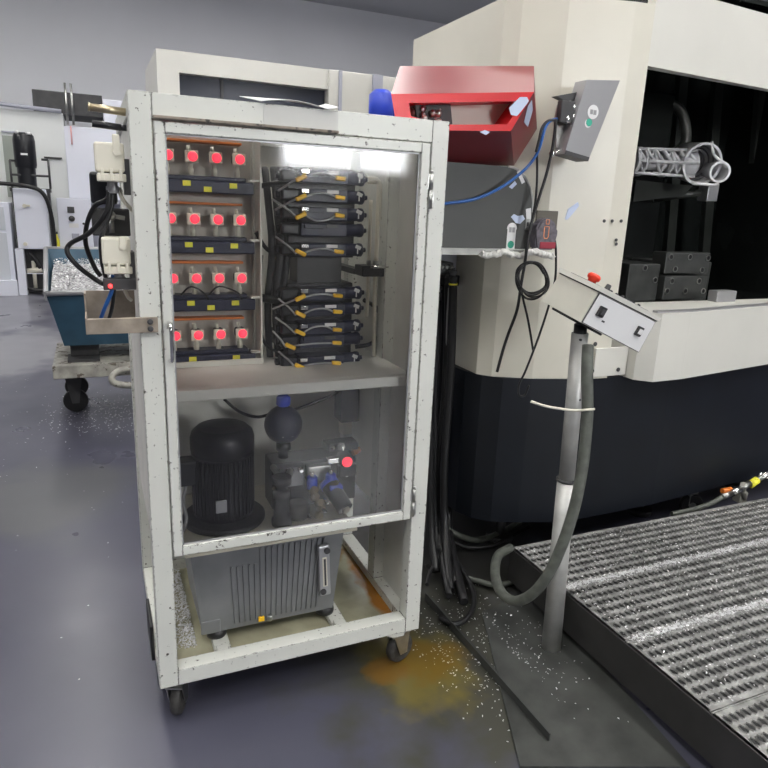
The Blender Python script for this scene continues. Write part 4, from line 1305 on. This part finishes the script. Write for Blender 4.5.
# ================================================================== PLATFORM
GPl = 'serrated planks of the step platform'
U0, U1 = 1.535, 3.9
pf = thing('platform_frame', 'dark steel frame under the serrated step planks', 'platform', (U0, -.4, 0))
PZ = .15
for d0, d1 in ((.34, .36), (-1.10, -1.08)):
    MB().box((U0, d0 - .02, .02), (U1, d1 - .02, PZ - .012)).build('beam', 'gratedark', pf)
MB().box((U0 - .005, -1.10, -.01), (U0 + .012, .345, PZ - .004)).build('side_plate', 'gratedark', pf)
for uu in (U0 + .03, 2.7, U1 - .06):
    for dd in (-1.05, -.37, .29):
        MB().box((uu, dd, FZ), (uu + .04, dd + .04, .12)).build('leg', 'gratedark', pf)
for pi_, (d0, d1, lb) in enumerate(((-.008, .34, 'serrated metal step plank nearest the machine base'), (-.368, -.012, 'middle serrated metal step plank'), (-.728, -.372, 'third serrated metal step plank from the machine'), (-1.088, -.732, 'serrated metal step plank farthest from the machine'))):
    g = MB().box((U0, d0, PZ - .012), (U1, d1, PZ - .004))
    g.box((U0, d0, PZ - .03), (U1, d0 + .004, PZ)).box((U0, d1 - .004, PZ - .03), (U1, d1, PZ))
    rows_ = 7
    pitch = (d1 - d0 - .03) / rows_
    for r__ in range(rows_):
        dd = d0 + .015 + pitch * (r__ + .5)
        n_ = int((3.5 - U0) / .027)
        for c in range(n_):
            uu = U0 + .024 + .027 * (c + (.5 if r__ % 2 else 0))
            # raised oval rim of a serrated hole
            NN = 9
            ov, iv, bvv = [], [], []
            for q in range(NN):
                a = 2 * PI * q / NN
                ca, sa = math.cos(a), math.sin(a)
                hgt = .0035 if q % 2 else .0065
                ov.append(g.bm.verts.new((uu + .0122 * ca, dd + .0195 * sa, PZ - .004)))
                iv.append(g.bm.verts.new((uu + .0105 * ca, dd + .0170 * sa, PZ - .004 + hgt)))
                bvv.append(g.bm.verts.new((uu + .0098 * ca, dd + .0160 * sa, PZ - .0033)))
            for q in range(NN):
                w2 = (q + 1) % NN
                g.bm.faces.new((ov[q], ov[w2], iv[w2], iv[q]))
                g.bm.faces.new((iv[q], iv[w2], bvv[w2], bvv[q]))
            fh = g.bm.faces.new(bvv)
            fh.material_index = 1
    me_o = g.build('step_plank', 'grate')
    me_o.data.materials.append(MT['black'])
    tag(me_o, lb, 'plank', GPl)

# hoses on the machine side of the cabinet
GB_ = 'black hoses hanging beside the cabinet'
hl = [('hose nearest the cabinet post, hanging straight', 434), ('second hose from the cabinet post', 438), ('third hose from the cabinet post', 442), ('hose with a yellow ring below its fitting', 453), ('fifth black hose, behind the ringed one', 448), ('hose drawn away from the post at the bottom', 445)]
fit_top = 282
for i, (lb, x) in enumerate(hl):
    dd = .72 + .05 * (i % 3)
    yt = 300 if i in (0, 1) else 284
    bx_ = (432, 437, 441, 446, 440, 450)[i]
    t = thing('hydraulic_hose', 'black hydraulic ' + lb, 'hose', at(x, 290, dd), GB_)
    a, b = at(x, yt, dd), at(x + .5, yt - 20, dd)
    MB().tube([a, at(x - 1, 340, dd), at(x - 4, 400, dd + .02), at(bx_ - 2, 470, dd), at(bx_ - 1, 530, dd - .05), onz(bx_ + 4 + 5 * (i % 3), 572 + 6 * i, .02)], .019 if i != 4 else .016, 10).build('tube', 'black', t)
    MB().lathe([(.016, 0), (.017, .03), (.012, .032), (.012, .045), (.018, .047), (.018, .06), (.009, .063), (.009, .07)], a, (b - a).normalized(), 12).build('fitting', 'dark', t, 'dark metal fitting')
    if i == 3:
        MB().lathe([(.0192, -.004), (.0198, -.003), (.0198, .003), (.0192, .004)], a, (b - a).normalized(), 14).build('ring', 'ylabel', t, 'yellow ring')
pt_ = thing('port_block', 'greasy metal port block above the black hoses', 'manifold', at(443, 262, .78))
p = at(443, 267, .76)
MB().box(p - V((.08, .0, .035)), p + V((.055, .12, .02)), .006).build('block', 'dark', pt_)
for q in range(5):
    c = p + V((-.06 + .025 * q, -.0, .0))
    MB().lathe([(0, 0), (.010, 0), (.010, .012), (.006, .016), (0, .016)], c, (0, -1, 0), 6).build('plug', 'steel', pt_)
cable('cable', [at(449, 288, .74), at(447, 320, .75), at(446, 360, .77)], .004, 'greym', 'thin pale tube between the black hoses')
GF = 'dark hoses on the floor'
cable('hose', [onz(440, 545, .08), onz(455, 560, .03), onz(470, 583, .02), onz(474, 602, .02), onz(467, 618, .02), onz(455, 624, .02), onz(440, 618, .02)], .012, 'black', 'black hose curling on the floor beside the angle bar', 'hose', GF)
cable('hose', [onz(445, 528, .1), onz(460, 536, .06), onz(478, 540, .03), onz(500, 533, .03), onz(520, 522, .04)], .016, 'conduit', 'dark ribbed hose running under the machine base', 'hose', GF)
cable('hose', [onz(446, 536, .06), onz(465, 547, .03), onz(490, 546, .02), onz(512, 536, .02), onz(530, 526, .03)], .010, 'black', 'second dark hose running under the machine base', 'hose', GF)
cable('hose', [onz(468, 578, .02), onz(482, 582, .02), onz(495, 585, .02), onz(512, 582, .02), onz(520, 575, .03)], .013, 'conduit', 'short grey hose on the floor left of the platform', 'hose', GF)
cable('hose', [onz(427, 585, .02), onz(430, 572, .03), onz(437, 560, .05), onz(441, 548, .1)], .008, 'black', 'thin black hose rising at the cabinet right corner', 'hose', GF)
# pipe and valve behind the platform at the right
vp = thing('air_line', 'grey hose with brass and steel fittings behind the platform', 'hose', at(735, 495, .42))
MB().tube([at(672, 514, .40), at(695, 509, .40), at(712, 503, .40), at(722, 497, .40)], .013, 10).build('tube', 'conduit', vp)
for px0, py0, px1, py1, r, m_ in ((722, 497, 731, 493, .017, 'steel'), (731, 493, 740, 489, .021, 'chrome'), (740, 489, 750, 483, .017, 'steel'), (750, 485, 757, 480, .021, 'ylabel'), (757, 480, 776, 470, .014, 'steel')):
    MB().cyl(at(px0, py0, .40), at(px1, py1, .40), r, seg=12).build('fitting', m_, vp)
MB().cyl(at(722, 491, .41), at(731, 489, .41), .013, seg=10).build('cap', 'orange', vp, 'orange cap')
MB().box(at(744, 498, .42) - V((.03, 0, .03)), at(744, 498, .42) + V((.03, .05, .03)), .006).cyl(at(744, 498, .42), at(743, 484, .40), .014).build('valve', 'cart', vp)
sk = MB()
for q in range(9):
    sk.ball(at(760 + random.random() * 9, 473 + random.random() * 5, .41), random.uniform(.008, .016), seg=8)
sk.build('chain_link', 'chrome', vp)
vl = thing('foot_caster', 'black wheel under the machine base behind the platform', 'wheel', at(692, 500, .6))
q = at(692, 500, .62)
MB().lathe([(.02, -.02), (.06, -.02), (.068, 0), (.06, .02), (.02, .02)], (q.x, .62, FZ + .069), (.5, 1, 0), 24).build('tyre', 'black', vl)
MB().lathe([(0, -.022), (.02, -.022), (.02, .022), (0, .022)], (q.x, .62, FZ + .069), (.5, 1, 0), 16).box((q.x - .03, .61, FZ + .069), (q.x + .03, .63, .164)).build('hub', 'steel', vl)

# loose chips
def g_floor():
    u, d = random.gauss(1.17, .16), random.gauss(.0, .22)
    if u < .93 or u > 1.5 or d > .5:
        return None
    return (u, d, FZ + .001 + (.0065 if u > 1.28 else 0))
tag(flakes(700, g_floor, .002, .007, .4).build('metal_chips', 'chips'), 'scattered bright metal chips on the floor right of the cabinet', 'chips', None, 'stuff')
def g_far():
    u, d = random.uniform(-2.6, .1), random.uniform(-.5, 5)
    return (u, d, FZ + .001) if random.random() < .5 or d > 2.6 else None
tag(flakes(420, g_far, .003, .007, .3).build('metal_chips', 'chips'), 'thin scatter of tiny metal chips on the open floor at left', 'chips', None, 'stuff')
def g_cart():
    return (random.gauss(.0, .28), random.gauss(3.5, .3), FZ + .001)
tag(flakes(700, g_cart, .004, .011, .4).build('metal_chips', 'chips'), 'spilled metal chips on the floor below the blue bin', 'chips', None, 'stuff')
def g_plat():
    u, d = random.uniform(U0 + .02, 3.3), random.uniform(-.72, .33)
    if random.random() < .45:
        d = random.choice((-.01, -.37)) + random.gauss(0, .012)
        return (u, d, PZ + .0005)
    return (u, d, PZ - .001 + .006 * random.random())
tag(flakes(5200, g_plat, .002, .0075, .5).build('metal_chips', 'chips'), 'metal chips caught on the serrated step planks', 'chips', None, 'stuff')

def g_seam():
    return (random.uniform(U0 + .02, 3.3), random.choice((-.010, -.370)) + random.gauss(0, .008), PZ + .001)
tag(flakes(3000, g_seam, .004, .009, .3).build('metal_chips', 'chips'), 'lines of bright metal chips packed in the seams between the step planks', 'chips', None, 'stuff')

# ================================================================== LEFT BACKGROUND
# chip bin on its cart
bn = thing('chip_bin', 'blue steel chip bin heaped with metal chips', 'bin', (.1, 3.6, .45))
o_ = [V((-.415, 3.25, .925)), V((.50, 3.25, .945)), V((.50, 4.25, 1.16)), V((-.445, 4.25, 1.16))]
lo_ = [V((-.335, 3.42, .52)), V((.42, 3.42, .52)), V((.42, 4.05, .52)), V((-.335, 4.05, .52))]
t_ = .02
inn = [V((o_[i].x + (t_ if i in (0, 3) else -t_), o_[i].y + (t_ if i < 2 else -t_), o_[i].z)) for i in range(4)]
inl = [V((p.x + (.02 if i in (0, 3) else -.02), p.y + (.02 if i < 2 else -.02), .62)) for i, p in enumerate(lo_)]
bb = MB()
vs = [bb.bm.verts.new(p) for p in o_ + lo_ + inn + inl]
for i in range(4):
    j = (i + 1) % 4
    bb.bm.faces.new((vs[i], vs[j], vs[4 + j], vs[4 + i]))
    bb.bm.faces.new((vs[i], vs[j], vs[8 + j], vs[8 + i]))
    bb.bm.faces.new((vs[8 + i], vs[8 + j], vs[12 + j], vs[12 + i]))
bb.bm.faces.new(vs[4:8])
bb.bm.faces.new(vs[12:16])
bb.build('body', 'bluebin', bn)
rm = MB()
for i in range(4):
    j = (i + 1) % 4
    rm.cyl(o_[i], o_[j], .018, seg=10)
rm.prism([o_[0] + V((-.01, 0, .0)), o_[0] + V((-.01, 0, -.05)), o_[3] + V((-.01, 0, -.10)), o_[3] + V((-.01, 0, 0))], (.012, 0, 0))
rm.build('rim', 'greym', bn, 'bare metal rim')
MB().box((-.30, 3.5, .42), (-.10, 3.9, .52), .006).box((.15, 3.5, .42), (.35, 3.9, .52), .006).build('skid', 'dark', bn)
def g_bin():
    u, d = random.uniform(-.38, .46), random.uniform(3.29, 4.2)
    f = (d - 3.25)
    return (u, d, .93 + .16 * f + .03 * random.random() + .04 * math.sin(f * 4))
hp = MB()
gr = [[hp.bm.verts.new((-.385 + .85 * i / 24, 3.28 + .93 * j / 24, .915 + .16 * (.93 * j / 24) + .04 * math.sin(3.7 * j / 24) + random.uniform(-.012, .012))) for j in range(25)] for i in range(25)]
for i in range(24):
    for j in range(24):
        hp.bm.faces.new((gr[i][j], gr[i + 1][j], gr[i + 1][j + 1], gr[i][j + 1]))
tag(hp.build('chip_heap', 'heap'), 'heap of silver metal chips filling the blue bin', 'chips', None, 'stuff')
tag(flakes(2600, g_bin, .006, .015, .8).build('chip_curls', 'chips'), 'loose metal curls on top of the heap in the blue bin', 'chips', None, 'stuff')
ct = thing('bin_cart', 'low rusty flat cart carrying the blue chip bin', 'cart', (.1, 3.6, 0))
MB().box((-.42, 3.30, .30), (.52, 3.36, .40), .006).box((-.42, 4.1, .30), (.52, 4.16, .40), .006).box((-.42, 3.36, .31), (-.36, 4.1, .39)).box((.46, 3.36, .31), (.52, 4.1, .39)).box((-.40, 3.34, .385), (.51, 4.13, .40)).build('deck', 'cart', ct)
MB().box((-.32, 3.38, .40), (-.10, 3.6, .42)).build('pad', 'dark', ct)
for uu, dd in ((-.30, 3.62), (.42, 3.62), (-.30, 4.06), (.42, 4.06)):
    ff = MB().prism([(uu - .07, dd - .04, .30), (uu + .07, dd - .04, .30), (uu + .03, dd - .04, .03), (uu - .02, dd - .04, .03)], (0, .012, 0))
    ff.prism([(uu - .07, dd + .04, .30), (uu + .07, dd + .04, .30), (uu + .03, dd + .04, .03), (uu - .02, dd + .04, .03)], (0, .012, 0))
    fo_ = ff.build('fork', 'dark', ct)
    MB().lathe([(.01, -.025), (.085, -.025), (.092, 0), (.085, .025), (.01, .025)], (uu + .005, dd + .006, FZ + .0925), (0, 1, 0), 24).build('wheel', 'black', fo_)
th = thing('tow_hook', 'grey bent tow hook at the front of the cart', 'hook', (.05, 3.25, .27))
MB().tube([(.14, 3.29, .36), (.02, 3.25, .35), (-.03, 3.22, .31), (-.01, 3.2, .27), (.08, 3.2, .25), (.16, 3.22, .25)], .025, 8).build('bar', 'cart', th)

# far machines
DF = 11.6
fm = thing('far_machine', 'long white machine enclosure across the far end of the hall', 'machine', (-.5, DF, 0))
MB().box((-3.2, DF, FZ), (-.40, DF + 1.5, 2.93), .01).build('enclosure', 'fargrey', fm)
MB().box((-.40, DF - .12, 1.52), (.72, DF + 1.5, 2.72), .01).build('door_panel', 'lav', fm, 'lavender white front panel')
MB().box((-.40, DF - .05, FZ), (.72, DF + 1.5, 1.52), .01).build('lower_panel', 'farshade', fm)
MB().box((-.40, DF - .2, 1.44), (.72, DF - .02, 1.52), .01).build('ledge', 'farshade', fm)
MB().box((-.75, DF - .03, 2.17), (-.47, DF - .001, 2.2)).build('grip', 'dark', fm)
MB().box((-1.36, DF - .02, 1.5), (-1.02, DF - .001, 2.5)).build('window', mat('grey_green_window', (.33, .36, .32), .3), fm, 'grey green window')
MB().box((-1.36, DF - .03, 2.55), (-1.0, DF - .001, 2.575)).build('hood_strip', 'farshade', fm)
MB().box((-.86, DF + .2, 2.93), (.25, DF + 1.3, 3.3), .01).build('roof_unit', 'dark', fm, 'dark unit on the roof')
MB().box((.25, DF - .02, 2.72), (.72, DF + 1.3, 3.22), .01).build('roof_cabinet', 'lav', fm)
rl = MB()
rl.cyl((-2.2, DF - .06, 3.03), (-.42, DF - .06, 2.95), .035)
rl.build('roof_pipe', 'farshade', fm)
for k_, uu in enumerate((-.33, -.24)):
    q = MB().cyl((uu, DF - .16, 2.74), (uu, DF - .16, 3.4), .02)
    q.build('pipe', 'steel', fm)
tag(MB().cyl((-.29, DF - .16, 2.42), (-.29, DF - .16, 2.72), .012).build('indicator_rod', mat('pink_rod', (.85, .45, .45), .5)), 'thin pink rod on the lavender panel at the far left', 'rod') 
cp = thing('control_pillar', 'white control pillar with dark switches behind the blue bin', 'control pillar', (-.3, 11.2, 0))
MB().box((-.60, 11.15, FZ), (-.06, 11.45, 1.52), .01).build('body', 'lav', cp)
MB().box((-.44, 11.13, 1.28), (-.33, 11.15, 1.38), .004).build('switch', 'dark', cp)
MB().lathe([(0, 0), (.05, 0), (.05, .02), (0, .03)], (-.38, 11.15, 1.18), (0, -1, 0), 14).build('switch', 'dark', cp)
MB().box((-.43, 11.14, 1.03), (-.28, 11.15, 1.1)).build('label_plate', 'white', cp)
MB().box((-.40, 11.13, .84), (-.28, 11.15, .93), .004).build('socket', 'farshade', cp)
MB().cyl((-.20, 11.15, 1.1), (-.20, 11.13, 1.1), .02, seg=10).build('button', 'dark', cp)
eb = thing('electrical_box', 'white electrical box on legs before the far machine', 'box', (-1.0, 10.6, 0))
MB().box((-1.19, 10.5, .70), (-.72, 10.75, 1.65), .015).build('body', 'lav', eb)
MB().box((-1.195, 10.49, .30), (-.71, 10.5, .31)).build('rail', 'lav', eb)
MB().box((-1.24, 10.5, FZ), (-1.12, 10.75, .70)).box((-.77, 10.5, FZ), (-.71, 10.75, .70)).build('leg', 'lav', eb)
MB().cyl((-1.04, 10.5, 1.38), (-1.04, 10.46, 1.38), .03).box((-1.02, 10.46, 1.37), (-.96, 10.48, 1.4), .004).build('latch', 'whitep', eb)
MB().cyl((-1.08, 10.5, .78), (-1.08, 10.46, .78), .03).build('latch', 'whitep', eb)
vg = thing('valve_group', 'pale pipes and black hose in the open base of the electrical box', 'valve', (-.95, 10.7, .0))
MB().box((-1.12, 10.72, FZ), (-.77, 10.78, .69)).build('back_plate', 'dark', vg)
MB().cyl((-1.1, 10.62, .33), (-.88, 10.60, .36), .045).cyl((-1.0, 10.62, .02), (-1.0, 10.62, .5), .03).build('pipe', 'whitep', vg)
MB().tube([(-1.05, 10.62, .64), (-.98, 10.58, .55), (-.92, 10.58, .42), (-.9, 10.6, .36)], .03, 8).tube([(-1.1, 10.55, .06), (-1.0, 10.52, .03), (-.85, 10.55, .04), (-.79, 10.6, .14)], .035, 8).build('hose', 'black', vg)
lc = thing('low_cabinet', 'low white cabinet at the far left edge', 'cabinet', (-1.6, 10.6, 0))
MB().box((-2.1, 10.55, FZ), (-1.27, 11.2, 1.42), .01).build('body', 'lav', lc)
MB().box((-2.1, 10.53, .2), (-1.34, 10.55, .95), .005).box((-2.1, 10.53, .99), (-1.34, 10.55, 1.35), .005).build('door', mat('low_door', (.62, .65, .70), .45), lc)
MB().box((-2.1, 10.45, FZ), (-1.25, 10.56, .2), .005).build('plinth', 'lav', lc)
pmz = 1.66
pp = thing('pump_motor', 'black upright pump motor above the white electrical box', 'motor', (-.98, 11.0, 1.66))
MB().lathe([(.155, 0), (.165, .05), (.165, .42), (.15, .50), (.12, .54), (0, .55)], (-1.0, 11.0, 1.98), seg=24).build('body', 'blackp', pp)
MB().lathe([(.14, 0), (.14, .32)], (-1.0, 11.0, 1.66), seg=20).build('lower_body', 'blackp', pp)
MB().box((-1.05, 10.83, 2.17), (-.95, 10.86, 2.2)).build('nameplate', 'white', pp)
MB().cyl((-1.08, 10.9, 2.5), (-1.08, 10.9, 2.55), .03).cyl((-.92, 10.9, 2.49), (-.92, 10.9, 2.53), .04).build('eye_bolt', 'white', pp)
MB().box((-1.26, 10.86, 1.60), (-.66, 11.2, 1.66), .005).box((-1.24, 10.9, FZ), (-1.2, 11.2, 1.6)).box((-.72, 10.9, FZ), (-.68, 11.2, 1.6)).build('stand', 'dark', pp)
fg = MB()
for a, b in (((-1.22, 10.9, 1.66), (-1.22, 10.9, 2.08)), ((-.66, 10.9, 1.66), (-.66, 10.9, 2.12)), ((-.76, 10.9, 2.12), (-.66, 10.9, 2.12)), ((-1.22, 10.9, 1.86), (-.66, 10.9, 1.86)), ((-1.22, 10.9, 2.08), (-1.15, 10.95, 2.08))):
    fg.cyl(a, b, .018, seg=8)
fg.build('guard_frame', 'dark', pp)
cable('cable', [(-2.2, 10.42, 1.66), (-1.5, 10.40, 1.71), (-.95, 10.40, 1.68), (-.74, 10.42, 1.56), (-.66, 10.45, 1.2), (-.65, 10.46, .7), (-.64, 10.46, .25), (-.6, 10.5, .03)], .032, 'black', 'thick black cable looping over the white electrical box')
ys = thing('oil_bottle', 'small yellow bottle standing on the blue crate behind the chip bin', 'bottle', (-.64, 11.04, .42))
MB().lathe([(0, 0), (.045, 0), (.045, .40), (.02, .47), (.02, .5)], (-.64, 11.04, .42), seg=16).build('body', 'ylabel', ys)
MB().cyl((-.64, 11.04, .92), (-.64, 11.04, .96), .025, seg=12).build('cap', 'dark', ys)
yc = thing('crate', 'small blue crate between the electrical box and the control pillar', 'crate', (-.64, 11.04, FZ))
MB().box((-.69, 10.98, FZ), (-.61, 11.1, .42), .01).build('body', 'bluecab', yc)

# machine seen over the top of the cabinet
bk = thing('rear_machine', 'grey white machine with a dark window rising behind the cabinet', 'machine', (1.2, 3.4, 0))
MB().box((.55, 3.4, FZ), (2.4, 4.4, 2.02), .01).box((.40, 3.42, 2.02), (.55, 4.4, 2.60)).box((.55, 3.42, 2.46), (1.66, 4.4, 2.60)).box((1.66, 3.40, 2.02), (2.4, 4.4, 2.60), .005).build('enclosure', 'mwhite', bk)
MB().box((.55, 3.50, 2.02), (1.66, 3.52, 2.46)).build('window', 'glassdark', bk, 'dark window')
MB().box((.85, 3.48, 2.02), (.87, 3.50, 2.46)).build('mullion', 'dark', bk)
MB().box((1.74, 3.385, 0.2), (1.765, 3.40, 2.60)).box((2.02, 3.37, .2), (2.10, 3.40, 2.60)).build('door_trim', 'farshade', bk)
bm_ = thing('blue_motor', 'blue motor between the cabinet top and the red box', 'motor', at(381, 106, .9))
p = at(381, 108, .9)
MB().lathe([(0, -.05), (.045, -.05), (.052, -.04), (.052, .05), (.03, .07), (0, .07)], p, (0, 0, 1), 20).build('body', 'blue', bm_)
MB().cyl(p + V((.02, 0, 0)), p + V((.10, 0, -.01)), .03).build('shaft_cover', 'blue', bm_)
MB().box(p + V((-.03, -.03, -.75)), p + V((.03, .03, -.05))).box(p + V((-.03, -.03, -.75)), p + V((.45, .06, -.70))).build('stand', 'dark', bm_)
